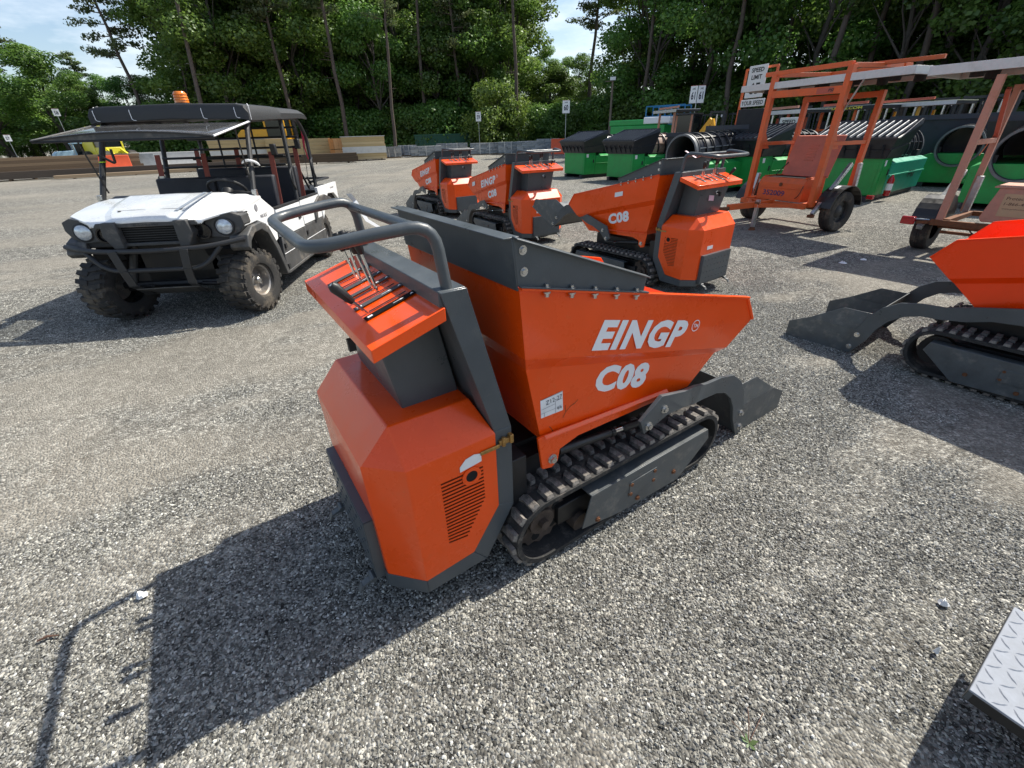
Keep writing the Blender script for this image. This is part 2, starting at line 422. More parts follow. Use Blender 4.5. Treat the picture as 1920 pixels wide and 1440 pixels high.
def bracket_mb(s):
    mb = MB(); P = [(-.216,.600), (.50,.556), (.53,.520), (-.02,.532), (-.112,.508), (-.120,.456), (-.150,.436), (-.195,.448)]
    mb.prismy(P, .384*s, .398*s)
    mb.prism([(0,0),(.016,-.010),(.016,-.016),(0,-.006)], lambda p, t: (t, (.394+p[0])*s, .604-.0615*(t+.19)+p[1]), -.19, .50)
    return mb
def ext_rear_mb():
    mb = MB(); x0, x1 = -.303, -.318
    mb.prismy([(x0-.004,1.172),(x0+.001,1.172),(x1+.001,1.318),(x1-.004,1.318)], -.416, .416)
    mb.prismy([(x1-.004,1.316),(x1+.022,1.318),(x1+.022,1.322),(x1-.030,1.322),(x1-.030,1.318)], -.414, .414)
    return mb
def ext_side_mb(s):
    mb = MB()
    q = [(-.305,sidez(-.305)+.006), (.215,sidez(.215)+.006), (.222,1.125), (-.318,1.322)]
    mb.prism(q, lambda p, t: (p[0], (sidey(p[0])+t)*s, p[1]), -.001, .003)
    f = [(-.318,1.322),(.222,1.125)]
    mb.add([(f[0][0],s*(sidey(-.3)-.002),f[0][1]), (f[1][0],s*(sidey(.2)-.002),f[1][1]), (f[1][0],s*(sidey(.2)+.022),f[1][1]-.004), (f[0][0],s*(sidey(-.3)+.022),f[0][1]-.004),
            (f[0][0],s*(sidey(-.3)-.002),f[0][1]+.004), (f[1][0],s*(sidey(.2)-.002),f[1][1]+.004), (f[1][0],s*(sidey(.2)+.022),f[1][1]), (f[0][0],s*(sidey(-.3)+.022),f[0][1])],
           [(0,1,2,3),(4,7,6,5),(0,4,5,1),(1,5,6,2),(2,6,7,3),(3,7,4,0)])
    mb.prism([(-.305,.004),(.225,.004),(.225,.009),(-.305,.009)], lambda p, t: (p[0], (sidey(p[0])+t)*s, sidez(p[0])+p[1]), .0, .020)
    return mb
def bolts_mb(pts):
    mb = MB()
    for p, n in pts: hexbolt(mb, p, n)
    return mb
def housing_mb():
    mb = MB(); c = lambda s: (-.711,.289*s,.800); d = lambda s: (-.813,.283*s,.688); e = lambda s: (-.709,.397*s,.694); f = lambda s: (-.393,.397*s,.700); g = lambda s: (-.430,.296*s,.802)
    h = lambda s: (-.394,.397*s,.379); i = lambda s: (-.512,.397*s,.207); j = lambda s: (-.707,.397*s,.189); k = lambda s: (-.809,.283*s,.186); w = lambda s: (-.393,.25*s,.700)
    mb.quad(c(1), c(-1), g(-1), g(1)); mb.quad(c(1), d(1), d(-1), c(-1)); mb.quad(d(1), k(1), k(-1), d(-1)); mb.quad(k(1), j(1), i(1), i(-1), j(-1), k(-1)); mb.quad(f(1), g(1), g(-1), f(-1)); mb.quad(f(1), f(-1), h(-1), h(1)); mb.quad(h(1), h(-1), i(-1), i(1))
    for s in (1,-1):
        mb.quad(c(s), g(s), f(s), e(s)); mb.quad(c(s), e(s), d(s)); mb.quad(e(s), f(s), h(s), i(s), j(s)); mb.quad(d(s), e(s), j(s), k(s))
    return mb
def side_frame_mb(s):
    mb = MB(); P = [(-.452,1.205), (-.325,.700), (-.325,.345), (-.455,.126), (-.705,.117), (-.705,.186), (-.514,.203), (-.397,.377), (-.394,.705), (-.532,1.205)]
    n = len(P)
    # split the bent band into convex quads
    pairs = [(P[0],P[9]),(P[1],P[8]),(P[2],P[7]),(P[3],P[6]),(P[4],P[5])]
    for (a,b),(c,d) in zip(pairs[:-1], pairs[1:]): mb.prismy([a,c,d,b], .315*s, .389*s)
    return mb
def base_rim_mb():
    mb = MB(); mb.prismz([(-.706,.394),(-.813,.280),(-.813,-.280),(-.706,-.394),(-.70,-.30),(-.70,.30)], .120, .1855); return mb
def handle_mb():
    mb = MB()
    for s in (1,-1):
        k = .965 if s > 0 else 1.0; mb.tube(rnd([(-.497,.358*s*k,1.200), (-.513,.350*s*k,1.370), (-.640,.330*s*k,1.362), (-.806,.293*s*k,1.340), (-.806,0,1.340)], .075, 5), .0160, 12)
    mb.tube([(-.524,.325,1.350), (-.524,-.338,1.350)], .0148, 12)
    return mb
def tray_mb():
    mb = MB(); a = ((-.735,.392,1.093), (-.523,.392,1.160)); n = V((-.30,0,.954)).normalized()
    for (z0, z1) in ((0,.006),):
        vs = [V((x,y,z))+n*t for t in (z0,z1) for (x,y,z) in (a[0], (a[0][0],-.392,a[0][2]), (a[1][0],-.392,a[1][2]), a[1])]
        mb.add(vs, [(0,1,2,3),(7,6,5,4),(0,4,5,1),(1,5,6,2),(2,6,7,3),(3,7,4,0)])
    for s in (1,-1): mb.prism([(-.735,1.098),(-.523,1.165),(-.523,1.128),(-.735,1.062)], lambda p, t: (p[0], t, p[1]), .386*s, .392*s)
    mb.prism([(.385,0),(-.385,0),(-.385,-.034),(.385,-.034)], lambda p, t: (t, p[0], 1.094+p[1]), -.735, -.730)
    return mb
TN = V((-.301,0,.954)).normalized()
def tray_pt(x, y, h=0.0): return V((x, y, 1.0965+(x+.735)*.316)) + TN*(.0066+h)
def console_mb():
    mb = MB(); B = [(-.632,.221,.795), (-.632,-.221,.795), (-.43,-.221,.795), (-.43,.221,.795)]; T = [(-.688,.245,1.088), (-.688,-.245,1.088), (-.50,-.245,1.140), (-.50,.245,1.140)]
    return mb.add(B+T, [(3,2,1,0),(4,5,6,7),(0,1,5,4),(1,2,6,5),(2,3,7,6),(3,0,4,7)])
def lever_mbs():
    """(rod, knob) pairs; x base, y base, lean"""
    R = []
    for x, y, dx, dy, L, kl in ((-.600,.158,-.035,.02,.155,.062), (-.596,.118,-.028,.018,.165,.062), (-.600,-.028,-.045,.015,.185,.066), (-.598,-.066,-.04,.012,.190,.066), (-.668,-.176,-.085,.004,.105,.075)):
        a = tray_pt(x,y,-.01); b = a + V((dx,dy,L)); d = (b-a).normalized()
        rod = MB().cyl(a, b, .0048, 8)
        kn = MB().tube([b-d*kl, b-d*kl*.85, b-d*.012, b], [.009,.0115,.0165,.011], 10)
        R.append((rod, kn))
    return R
def track_path(n):
    """closed loop of the belt's middle line: (x, z, tx, tz)"""
    c1, r1, c2, r2 = (-.200,.1775), .152, (.748,.190), .146
    out = []; L = c2[0]-c1[0]; tot = 2*L+pi*(r1+r2)
    for i in range(n):
        s = tot*i/n
        if s < L: t = s/L; out.append((c1[0]+L*t, (c1[1]+r1)*(1-t)+(c2[1]+r2)*t, 1, .007)); continue
        s -= L
        if s < pi*r2: a = pi/2 - s/r2; out.append((c2[0]+r2*cos(a), c2[1]+r2*sin(a), sin(a), -cos(a))); continue
        s -= pi*r2
        if s < L: t = s/L; out.append((c2[0]-L*t, (c2[1]-r2)*(1-t)+(c1[1]-r1)*t, -1, 0)); continue
        s -= L; a = -pi/2 - s/r1; out.append((c1[0]+r1*cos(a), c1[1]+r1*sin(a), sin(a), -cos(a)))
    return out
TY0, TY1 = .262, .458
def belt_mb(s):
    mb = MB(); P = track_path(96); n = len(P); prof = [(-.012,0),(-.012,1),(.008,1),(.012,.93),(.012,.07),(.008,0)]
    m = len(prof)
    for x, z, tx, tz in P:
        nx, nz = -tz, tx
        for h, w in prof: mb.v.append((x+nx*h, (TY0+(TY1-TY0)*w)*s, z+nz*h))
    for i in range(n):
        j = (i+1) % n
        for k in range(m): mb.f.append((i*m+k, i*m+(k+1) % m, j*m+(k+1) % m, j*m+k))
    return mb
def lug_mb(flip):
    """one tread lug: an L shaped block outside, a straight one inside, lying along y from 0 to .196; z out"""
    mb = MB(); g = 1 if flip else -1
    W = TY1-TY0
    def blk(pts):
        vs = []
        for z, sc in ((0,1.0),(.017,.80)):
            cx = sum(p[0] for p in pts)/len(pts); cy = sum(p[1] for p in pts)/len(pts)
            vs += [(cx+(p[0]-cx)*sc, cy+(p[1]-cy)*(sc*.5+.5), z) for p in pts]
        n = len(pts); mb.add(vs, [tuple(range(n, 2*n))]+[(i, (i+1) % n, n+(i+1) % n, n+i) for i in range(n)])
    blk([(-.018,.004),(.018,.004),(.018,.072),(.006,.088),(-.018,.088)])
    blk([(-.018*g-.006,.108),(.012-.006*g,.108),(.020,.124),(.020,W-.004),(-.016,W-.004),(-.016,.128)])
    return mb
def lugs(parent, s, joined):
    P = track_path(44)
    key = 'lugs_joined%d' % s
    if joined:
        def f():
            mb = MB()
            for i, (x,z,tx,tz) in enumerate(P):
                l = lug_mb(i % 2); R = Matrix(((tx,0,-tz,x+(-tz)*.0115),(0,s,0,TY0*s),(tz,0,tx,z+tx*.0115),(0,0,0,1)))
                mb.add([R @ V(p) for p in l.v], l.f)
            return mb
        o = obj('tread_lugs', cached(key, f), 'lug_rubber', parent); o['kind'] = 'stuff'; return
    for i, (x,z,tx,tz) in enumerate(P):
        me = cached('lug%d' % (i % 2), lambda: lug_mb(i % 2))
        R = Matrix(((tx,0,-tz,x+(-tz)*.0115),(0,s,0,TY0*s),(tz,0,tx,z+tx*.0115),(0,0,0,1)))
        obj('tread_lug', me, 'lug_rubber', parent, M=R)
def guard_mb(s):
    mb = MB(); P = [(-.038,.092),(.004,.258),(.780,.268),(.802,.205),(.600,.040),(.20,.052)]
    mb.prismy(P, .468*s, .474*s)
    mb.prism([(.004,.252),(.780,.262),(.780,.268),(.004,.258)], lambda p, t: (p[0], t, p[1]), .40*s, .468*s)
    mb.prismy([(.235,.125),(.405,.13),(.41,.215),(.235,.21)], .474*s, .478*s)
    return mb
def sprocket_mb(s, c, r, spokes=True):
    mb = MB(); n = 28; pts = []
    for i in range(n):
        a = 2*pi*i/n; rr = r*(1.0 if i % 2 else .88) if spokes else r; pts.append((c[0]+rr*cos(a), c[1]+rr*sin(a)))
    mb.prismy(pts, .335*s, .385*s); mb.cyl((c[0],.385*s,c[1]), (c[0],.405*s,c[1]), r*.45, 14); mb.cyl((c[0],.405*s,c[1]), (c[0],.43*s,c[1]), .022, 8)
    return mb
def sprocket_holes_mb(s, c, r):
    mb = MB()
    for i in range(6):
        a = 2*pi*i/6+.3; p = (c[0]+r*.66*cos(a), c[1]+r*.66*sin(a)); mb.cyl((p[0],.384*s,p[1]), (p[0],.3862*s,p[1]), r*.16, 10)
    return mb
def chassis_mb():
    mb = MB(); mb.box((.17,0,.36), (1.02,.44,.20)); mb.box((-.18,0,.32), (.36,.60,.24)); mb.box((.62,0,.42), (.14,.40,.14)); mb.box((.25,0,.19),(.70,.46,.12))
    for s in (1,-1): mb.box((.28,.25*s,.21), (.86,.14,.10)); mb.box((-.30,.33*s,.40),(.10,.08,.25)); mb.box((.28,.36*s,.16), (.80,.10,.10))
    return mb
def rollers_mb(s):
    mb = MB()
    for x in (.0,.15,.30,.45,.60): mb.cyl((x,.32*s,.075), (x,.43*s,.075), .048, 12)
    return mb
def arm_mb(s):
    """plate arm: profile in x,z with a sideways jog between x .50 and .78"""
    top = [(.255,.520),(.372,.605),(.52,.575),(.66,.535),(.80,.490),(.92,.485),(1.03,.462),(1.12,.400),(1.180,.320),(1.225,.19),(1.262,.010)]
    bot = [(.288,.448),(.43,.490),(.56,.475),(.67,.432),(.80,.405),(.90,.400),(.985,.372),(1.055,.315),(1.105,.240),(1.14,.14),(1.215,.010)]
    def yl(x): t = min(1, max(0, (x-.52)/.24)); return .470 - .062*t
    mb = MB(); n = len(top); vs = []
    for k in (0, .018):
        for P in (top, bot): vs += [(x, (yl(x)-k)*s, z) for x, z in P]
    fs = []
    for i in range(n-1): fs += [(i, i+1, n+i+1, n+i), (2*n+i, 3*n+i, 3*n+i+1, 2*n+i+1), (i, 2*n+i, 2*n+i+1, i+1), (n+i, n+i+1, 3*n+i+1, 3*n+i)]
    fs += [(0, n, 3*n, 2*n), (n-1, 3*n-1, 4*n-1, 2*n-1)]
    mb.add(vs, fs)
    return mb
def scoop_mb():
    mb = MB(); P = [(1.175,.335),(1.350,.335),(1.700,.128),(1.700,.004),(1.235,.004),(1.205,.10)]
    t = .006
    for s in (1,-1):   # side plates, folded along a crease
        up = [(1.160,.335),(1.350,.335),(1.560,.200),(1.210,.195)]; lo = [(1.210,.195),(1.560,.200),(1.700,.128),(1.700,.004),(1.245,.004)]
        mb.prism(up, lambda p, k: (p[0], ((.375 if p[1] > .25 else .392)+k)*s, p[1]), 0, -t); mb.prism(lo, lambda p, k: (p[0], (.392+k)*s, p[1]), 0, -t)
    mb.prismy([(1.155,.338),(1.163,.338),(1.214,.20),(1.251,.008),(1.700,.008),(1.705,.002),(1.245,.002),(1.206,.195)], -.388, .388)
    mb.prismy([(1.235,.0),(1.715,.0),(1.715,.012),(1.66,.014)], -.391, .391)
    return mb
def text_side(body, s, px, pz, height, width, shear):
    """lettering on a hopper flank, s the side; px,pz the lower rear (right flank) corner along the flank"""
    pass
# lettering rectangles measured on the near dumper's right flank (upper plane and lower plane)
_n1 = (hp('rf',-1)-hp('rr',-1)).cross(hp('ctr',-1)-hp('rr',-1)).normalized(); _n2 = (hp('cb',-1)-hp('cbr',-1)).cross(hp('br',-1)-hp('cbr',-1)).normalized()
def flank(pts, p0, n): return [on_plane(DF, *Z4(*p), p0, n) for p in pts]
def rect_from(bl, br, tl, tr):
    U = (br-bl).normalized(); N = U.cross(tl-bl).normalized(); W = N.cross(U); h = (tl-bl).dot(W); sh = (tl-bl).dot(U)/h
    return bl, U, W, h, (tr-bl).dot(U)-sh*h, sh
R_BRAND = rect_from(*flank([(1040,729),(1440,709),(1112,562),(1567,568)], hp('rr',-1), _n1))
R_MODEL = rect_from(*flank([(1042,952),(1325,917),(1092,806),(1362,784)], hp('cbr',-1), _n2))
R_TM = flank([(1593,594),(1612,594)], hp('rr',-1), _n1)
def sheared_text(body, R, bold, s, depth=.0012, spacing=1.0):
    bl, U, W, h, w, sh = R
    if s > 0:   # other flank: read from the front back to the rear
        ctr = bl + U*((w+sh*h)/2) + W*(h/2); ctr = V((ctr.x, -ctr.y, ctr.z)); U = V((-U.x, U.y, -U.z)); W = V((W.x, -W.y, W.z))
        N = U.cross(W).normalized(); bl = ctr - U*((w+sh*h)/2) - W*(h/2)
    me = text_mesh(body, (0,0,0), (1,0,0), (0,1,0), h, w, bold=bold, depth=0, spacing=spacing)
    N = U.cross(W).normalized()
    for v in me.vertices: v.co = bl + U*(v.co.x + sh*v.co.y) + W*v.co.y + N*depth
    return me
def brand_mesh(s):
    return sheared_text('EINGP', R_BRAND, .048, s, spacing=1.12)
def tm_mesh(s):
    c, e = R_TM; r = (e-c).length
    bl, U, W, h, w, sh = R_BRAND
    if s > 0:
        du, dw = (c-bl).dot(U), (c-bl).dot(W); ctr = bl + U*((w+sh*h)/2) + W*(h/2); ctr = V((ctr.x,-ctr.y,ctr.z)); U = V((-U.x,U.y,-U.z)); W = V((W.x,-W.y,W.z))
        c = ctr - U*((w+sh*h)/2) - W*(h/2) + U*du + W*dw
    N = U.cross(W).normalized(); mb = MB(); n = 20
    for k in range(n):
        a = 2*pi*k/n
        for rr in (r, r*.86): mb.v.append(c + (U*cos(a)+W*sin(a))*rr + N*.0012)
    for k in range(n): j = (k+1) % n; mb.f.append((2*k, 2*j, 2*j+1, 2*k+1))
    t = text_mesh('TM', c - U*r*.62 - W*r*.30, U, W, r*.6, r*1.24, bold=.015, depth=.0012)
    o = len(mb.v); mb.v += [tuple(v.co) for v in t.vertices]; mb.f += [tuple(o+i for i in p.vertices) for p in t.polygons]
    return mb
def vent_px(P, s):
    """points measured on the near dumper's right housing face (photo crop) -> local, mirrored for s"""
    out = []
    for x, y in P:
        q = on_lat(DF, 560+x/3, 640+y/3, -.3985); out.append(V((q.x, q.y if s < 0 else -q.y, q.z)))
    return out
def vent_mb(s):
    mb = MB(); n = 19
    L = vent_px([(800,803),(850,1145)], s); R = vent_px([(1037,700),(1050,880),(945,1108)], s)
    def right(t):
        a = .50
        return R[0].lerp(R[1], t/a) if t < a else R[1].lerp(R[2], (t-a)/(1-a))
    for i in range(n):
        t = (i+.3)/n; a = L[0].lerp(L[1], t); b = right(t); h = .0029
        y = .3974*s; y2 = .3981*s
        mb.add([(a.x,y,a.z-h),(b.x,y,b.z-h),(b.x,y,b.z+h),(a.x,y,a.z+h),(a.x,y2,a.z-h),(b.x,y2,b.z-h),(b.x,y2,b.z+h),(a.x,y2,a.z+h)], [(0,1,2,3),(4,5,6,7),(0,1,5,4),(1,2,6,5),(2,3,7,6),(3,0,4,7)])
    return mb
def exhaust_mbs(s):
    c = vent_px([(973,757)], s)[0]; M = Matrix.Translation((c.x, .3982*s, c.z)) @ Matrix.Rotation(-s*pi/2, 4, 'X')
    return MB().lathe([(.022,0),(.036,0),(.036,.003),(.022,.003),(.022,0)], 20, M), MB().lathe([(.0,.0012),(.0222,.0012)], 20, M)
def patch_mb(P, s, y=.3988):
    pts = vent_px(P, s); mb = MB(); mb.add([(p.x, y*s, p.z) for p in pts]+[(p.x, (y+.0008)*s, p.z) for p in pts], [tuple(range(len(pts))), tuple(range(len(pts), 2*len(pts)))]); return mb
def step_mb():
    mb = MB(); mb.box((-.836,0,.292), (.018,.50,.27))
    for s in (1,-1): mb.box((-.826,.245*s,.292), (.034,.016,.28))
    mb.box((-.826,0,.43),(.034,.50,.012)); mb.box((-.826,0,.155),(.034,.50,.012))
    for i in range(8):
        for j in range(4): mb.cyl((-.845,-.21+i*.06,.20+j*.062), (-.8485,-.21+i*.06,.20+j*.062), .007, 6)
    return mb
def hinge_mb(s):
    mb = MB(); mb.bar((-.80,.215*s,.150), (-.895,.215*s,.118), .026, .010); mb.cyl((-.855,.195*s,.136), (-.855,.237*s,.136), .012, 8); mb.bar((-.895,.215*s,.122),(-.91,.215*s,.095),.026,.008); return mb
def latch_mb(s):
    mb = MB(); mb.box((-.355,.395*s,.655), (.052,.012,.020)); mb.box((-.420,.401*s,.648), (.075,.006,.014)); mb.cyl((-.365,.40*s,.675),(-.365,.40*s,.64),.008,8); mb.box((-.335,.398*s,.66),(.014,.02,.034)); return mb
def cyl_body_mb(s):
    mb = MB(); mb.cyl((-.10,.372*s,.478), (.19,.372*s,.442), .019, 12); mb.cyl((.185,.372*s,.4425),(.205,.372*s,.440),.022,12); return mb
def dumper(x, y, deg, label, near=False, ext=True, lift=0.0, brand_l=True, brand_r=False, hot=False):
    F = frame(x, y, deg)
    t = thing('tracked_dumper', label, 'mini dumper', F, 'orange tracked mini dumpers')
    OR = 'orange_hot' if hot else 'orange'; bv = .004 if near else .003
    C = lambda name, key, fn, m, par=t, bevel=0, **k: obj(name, cached('dmp_'+key, fn, **k), m, par, bevel)
    h = obj('hopper', cached('dmp_hopper', hopper_mesh), OR, t, 0, solid=.005)
    for s in (1,-1):
        C('rim', 'rim%d' % s, lambda: rim_mb(s), OR, h, .002); C('bracket', 'bracket%d' % s, lambda: bracket_mb(s), OR, h, .003)
        bolt(h, (-.150,.398*s,.480), (0,s,0), r=.014, h=.016)
    if brand_r: obj('brand_lettering', cached('dmp_brand-1', lambda: brand_mesh(-1)), 'decal', h); obj('mark', cached('dmp_tm-1', lambda: tm_mesh(-1)), 'decal', h)
    if brand_l: obj('brand_lettering', cached('dmp_brand1', lambda: brand_mesh(1)), 'decal', h); obj('mark', cached('dmp_tm1', lambda: tm_mesh(1)), 'decal', h)
    for s in (1,-1): obj('model_lettering', cached('dmp_model%d' % s, lambda: sheared_text('C08', R_MODEL, .050, s, spacing=1.06)), 'decal', h)
    if ext:
        e = C('hopper_extension', 'ext', ext_rear_mb, 'dgrey', t, .0015)
        for s in (1,-1):
            C('side_plate', 'exts%d' % s, lambda: ext_side_mb(s), 'dgrey', e, .0015)
            for k in range(5):
                X = -.21+k*.095; bolt(e, (X, (sidey(X)+.011)*s, sidez(X)+.009), (0,0,1), r=.007, h=.010); bolt(e, (X, (sidey(X)+.011)*s, sidez(X)-.004), (0,0,-1), r=.008, h=.016, name='nut')
            bolt(e, (-.285, (sidey(-.28)+.003)*s, 1.225), (0,s,0), r=.009, h=.008); bolt(e, (-.288, (sidey(-.28)+.003)*s, 1.285), (0,s,0), r=.009, h=.008)
    H = C('engine_housing', 'housing', housing_mb, OR, t, bv, weld=True, smooth=0)
    C('base_rim', 'baserim', base_rim_mb, 'dgrey', t, .002)
    for s in (1,-1):
        C('side_frame', 'sf%d' % s, lambda: side_frame_mb(s), 'dgrey', t, .0025)
        C('vent', 'vent%d' % s, lambda: vent_mb(s), 'slot_dark', H)
        a, b = (lambda s=s: exhaust_mbs(s)[0]), (lambda s=s: exhaust_mbs(s)[1])
        C('exhaust_ring', 'exr%d' % s, a, OR, H); C('exhaust_hole', 'exh%d' % s, b, 'hole', H)
        C('latch', 'latch%d' % s, lambda: latch_mb(s), 'brass', t, .002)
        tr = C('track', 'belt%d' % s, lambda: belt_mb(s), 'rubber', t)
        lugs(tr, s, not near)
        C('sprocket', 'spr%d' % s, lambda: sprocket_mb(s, (-.200,.1775), .135), 'sprocket', tr); sh_ = C('sprocket_holes', 'sph%d' % s, lambda: sprocket_holes_mb(s, (-.200,.1775), .135), 'hole', tr); sh_['kind'] = 'stuff'
        C('idler', 'idl%d' % s, lambda: sprocket_mb(s, (.748,.190), .100, False), 'black', tr); C('rollers', 'rol%d' % s, lambda: rollers_mb(s), 'sprocket', tr)
        g = C('track_guard', 'guard%d' % s, lambda: guard_mb(s), 'dgrey_worn', t, .002)
        for X, Z in ((.05,.10),(.30,.085),(.55,.115),(.245,.140),(.245,.195),(.395,.145),(.395,.20)): bolt(g, (X,.4745*s,Z), (0,s,0), 'rust', r=.009)
        C('cylinder', 'cyl%d' % s, lambda: cyl_body_mb(s), 'black', t); C('cylinder_rod', 'cylr%d' % s, lambda: MB().cyl((.20,.372*s,.4405),(.27,.372*s,.432),.012,10), 'chrome', t); C('rod_end', 'rode%d' % s, lambda: MB().cyl((.262,.372*s,.433),(.37,.372*s,.420),.018,10), 'black', t)
        C('hinge', 'hinge%d' % s, lambda: hinge_mb(s), 'dgrey_worn', t)
    C('ledge', 'ledge', lambda: MB().box((-.492,0,1.1765),(.082,.760,.060)), 'dgrey', t, .003)
    C('back_panel', 'backp', lambda: MB().prismy([(-.500,1.15),(-.400,.75),(-.390,.75),(-.490,1.15)], -.314, .314), 'dgrey', t)
    C('handle', 'handle', handle_mb, 'dgrey', t)
    C('console', 'console', console_mb, 'dgrey', t, .004)
    C('key_switch', 'key', lambda: MB().lathe([(0,.006),(.011,.006),(.013,.004),(.021,.004),(.021,0)], 16, Matrix.Translation((-.672,-.05,1.005)) @ Matrix.Rotation(-pi/2+.19,4,'Y')), 'steel', t)
    C('key', 'keyk', lambda: MB().box((-.69,-.05,1.003),(.03,.006,.018)).box((-.71,-.055,.988),(.022,.02,.04)), 'black', t)
    T = C('control_tray', 'tray', tray_mb, OR, t, .002)
    def slots():
        mb = MB()
        for yy in (-.178,-.080,-.030,.108,.165):
            P = [tray_pt(a,b,.0004) for a, b in ((-.665,yy-.0042),(-.545,yy-.0042),(-.545,yy+.0042),(-.665,yy+.0042))]; mb.quad(*P)
        return mb
    def strips():
        mb = MB()
        for yy, w in ((-.212,.014),):
            P = [tray_pt(a,b,.0005) for a, b in ((-.690,yy-w),(-.525,yy-w),(-.525,yy+w),(-.690,yy+w))]; mb.quad(*P)
        return mb
    for i_, (yy, w) in enumerate(((-.112,.013),(.000,.011),(.078,.012),(.200,.013))):
        C('symbol_strip', 'gstrip%d' % i_, lambda: MB().quad(*[tray_pt(a,b,.0005) for a, b in ((-.690,yy-w),(-.525,yy-w),(-.525,yy+w),(-.690,yy+w))]), 'strip_sheen_grey', T)  # dark strips lightened to grey, a reflection put into their colour
    C('slots', 'slots', slots, 'hole', T); st = C('symbol_strips', 'strips', strips, 'strip_black', T)
    def marks():
        mb = MB()
        for yy in (-.212,-.112,.000,.078,.200):
            for pts in ([(-.60,-.0012),(-.578,-.0012),(-.578,-.004),(-.566,0),(-.578,.004),(-.578,.0012),(-.60,.0012)], [(-.680,-.005),(-.665,-.005),(-.665,.005),(-.680,.005)], [(-.548,-.005),(-.536,-.003),(-.540,.006)]):
                mb.quad(*[tray_pt(a, yy+b, .0010) for a, b in pts])
        return mb
    C('symbols', 'marks', marks, 'decal', st)
    for i in range(5):
        r = C('lever', 'lev%d' % i, lambda: lever_mbs()[i][0], 'chrome', t); C('knob', 'levk%d' % i, lambda: lever_mbs()[i][1], 'black', r)
    C('chassis', 'chassis', chassis_mb, 'black', t, .003)
    C('step_plate', 'step', step_mb, 'dgrey', t)
    # loader: arms and scoop turn together about the rear pin
    L = bpy.data.objects.new('loader', None); COL.objects.link(L); L.parent = t; L.empty_display_size = .1
    PV = V((.31,0,.480)); L.matrix_local = Matrix.Translation(PV) @ Matrix.Rotation(-radians(lift), 4, 'Y') @ Matrix.Translation(-PV)
    for s in (1,-1):
        C('arm', 'arm%d' % s, lambda: arm_mb(s), 'dgrey', L, .002)
        for p_ in ((.308,.470*s,.482),(.398,.470*s,.532),(1.205,.408*s,.165),(1.228,.408*s,.062)): bolt(L, p_, (0,s,0), r=.013, h=.014)
    C('scoop', 'scoop', scoop_mb, 'dgrey_worn', L, .0015)
    return t, h, H
t, h, H = dumper(.0525, 1.724, 33.16, 'nearest orange dumper, in the centre foreground with its control levers towards the camera', near=True, brand_l=False, brand_r=True)
obj('plastic_band', MB().add([(-.530,.345,1.391),(-.512,.345,1.391),(-.505,.368,1.36),(-.490,.370,1.365),(-.475,.352,1.29),(-.462,.356,1.295),(-.40,.345,1.235),(-.39,.350,1.24)], [(0,1,3,2),(2,3,5,4),(4,5,7,6)]), 'paper', t)
# stickers of the near machine
def flank_mb(P, n, p0, off): 
    q = [p + n*off for p in flank(P, p0, n)]; return MB().quad(*q)
sgn = 1 if _n2.y < 0 else -1
lb = obj('stock_label', flank_mb([(770,992),(888,938),(890,1040),(774,1086)], _n2*sgn, hp('cbr',-1), .0012), 'paper', h)
def label_text(body, bl, br, tl, tr, bold=0.0):
    R = rect_from(*flank([bl, br, tl, tr], hp('cbr',-1), _n2)); return sheared_text(body, R, bold, -1, depth=.0022)
obj('label_writing', label_text('Z12-27', (800,1016),(884,976),(798,994),(884,958)), 'ink', lb)
obj('label_writing', label_text('4/6', (858,1040),(884,1028),(856,1022),(882,1008)), 'ink', lb)
def lines_mb():
    n = _n2*sgn; mb = MB()
    for a, b, c, d in (((776,1040),(848,1006),(848,1008),(776,1042)), ((850,992),(888,975),(888,977),(850,994)), ((848,994),(850,993),(852,1056),(850,1057)), ((774,1062),(850,1030),(850,1031.5),(774,1063.5)), ((790,1056),(792,1055),(793,1077),(791,1078)), ((772,990),(886,940),(886,942.5),(772,992.5))):
        mb.quad(*[p + n*.002 for p in flank([a,b,c,d], hp('cbr',-1), n)])
    return mb
obj('label_rules', lines_mb(), 'grey_ink', lb)
obj('torn_sticker', patch_mb([(905,712),(938,665),(985,636),(1025,630),(1028,672),(975,702),(908,738)], -1), 'paper', H)
def scratch_mb():
    n = _n2*sgn; mb = MB()
    for P in ([(890,1082),(905,1050),(930,1020),(950,1005)], [(905,1050),(902,1022),(905,1015)], [(945,1012),(970,985)], [(818,1128),(830,1140),(836,1152)]):
        q = flank(P, hp('cbr',-1), n)
        for a, b in zip(q[:-1], q[1:]):
            d = (b-a).normalized().cross(n)*.0012; mb.quad(*[p + n*.0011 for p in (a-d, b-d, b+d, a+d)])
    return mb
obj('paint_cracks', scratch_mb(), 'rust', h)
dumper(1.7156, 5.3236, 125.69, 'orange dumper with its grey scoop raised, right behind the nearest dumper', near=True, brand_l=False, lift=27)
obj('plate_sticker', MB().quad(*[V((p[0], p[1], p[2])) for p in [(.25,.437,.93),(.14,.434,.955),(.14,.434,1.0),(.25,.437,.978)]]), 'paper', bpy.data.objects[[o.name for o in bpy.data.objects if o.name.startswith('hopper') and o.parent and 'scoop raised' in o.parent.get('label','')][0]])
hc = [o for o in bpy.data.objects if o.name.startswith('engine_housing') and o.parent and 'scoop raised' in o.parent.get('label','')][0]
obj('rear_sticker', MB().box((-.8115,.12,.50),(.002,.10,.035)), 'paper', hc); obj('plastic_band', MB().add([(-.51,.33,1.39),(-.51,.36,1.39),(-.60,.28,1.33),(-.60,.31,1.33),(-.70,.30,1.36),(-.70,.32,1.355)], [(0,1,3,2),(2,3,5,4)]), 'pink_sticker', hc.parent); obj('console_sticker', MB().prismx([(-.02,.925),(.07,.935),(.07,.985),(-.02,.975)], -.672, -.668), 'pink_sticker', hc)
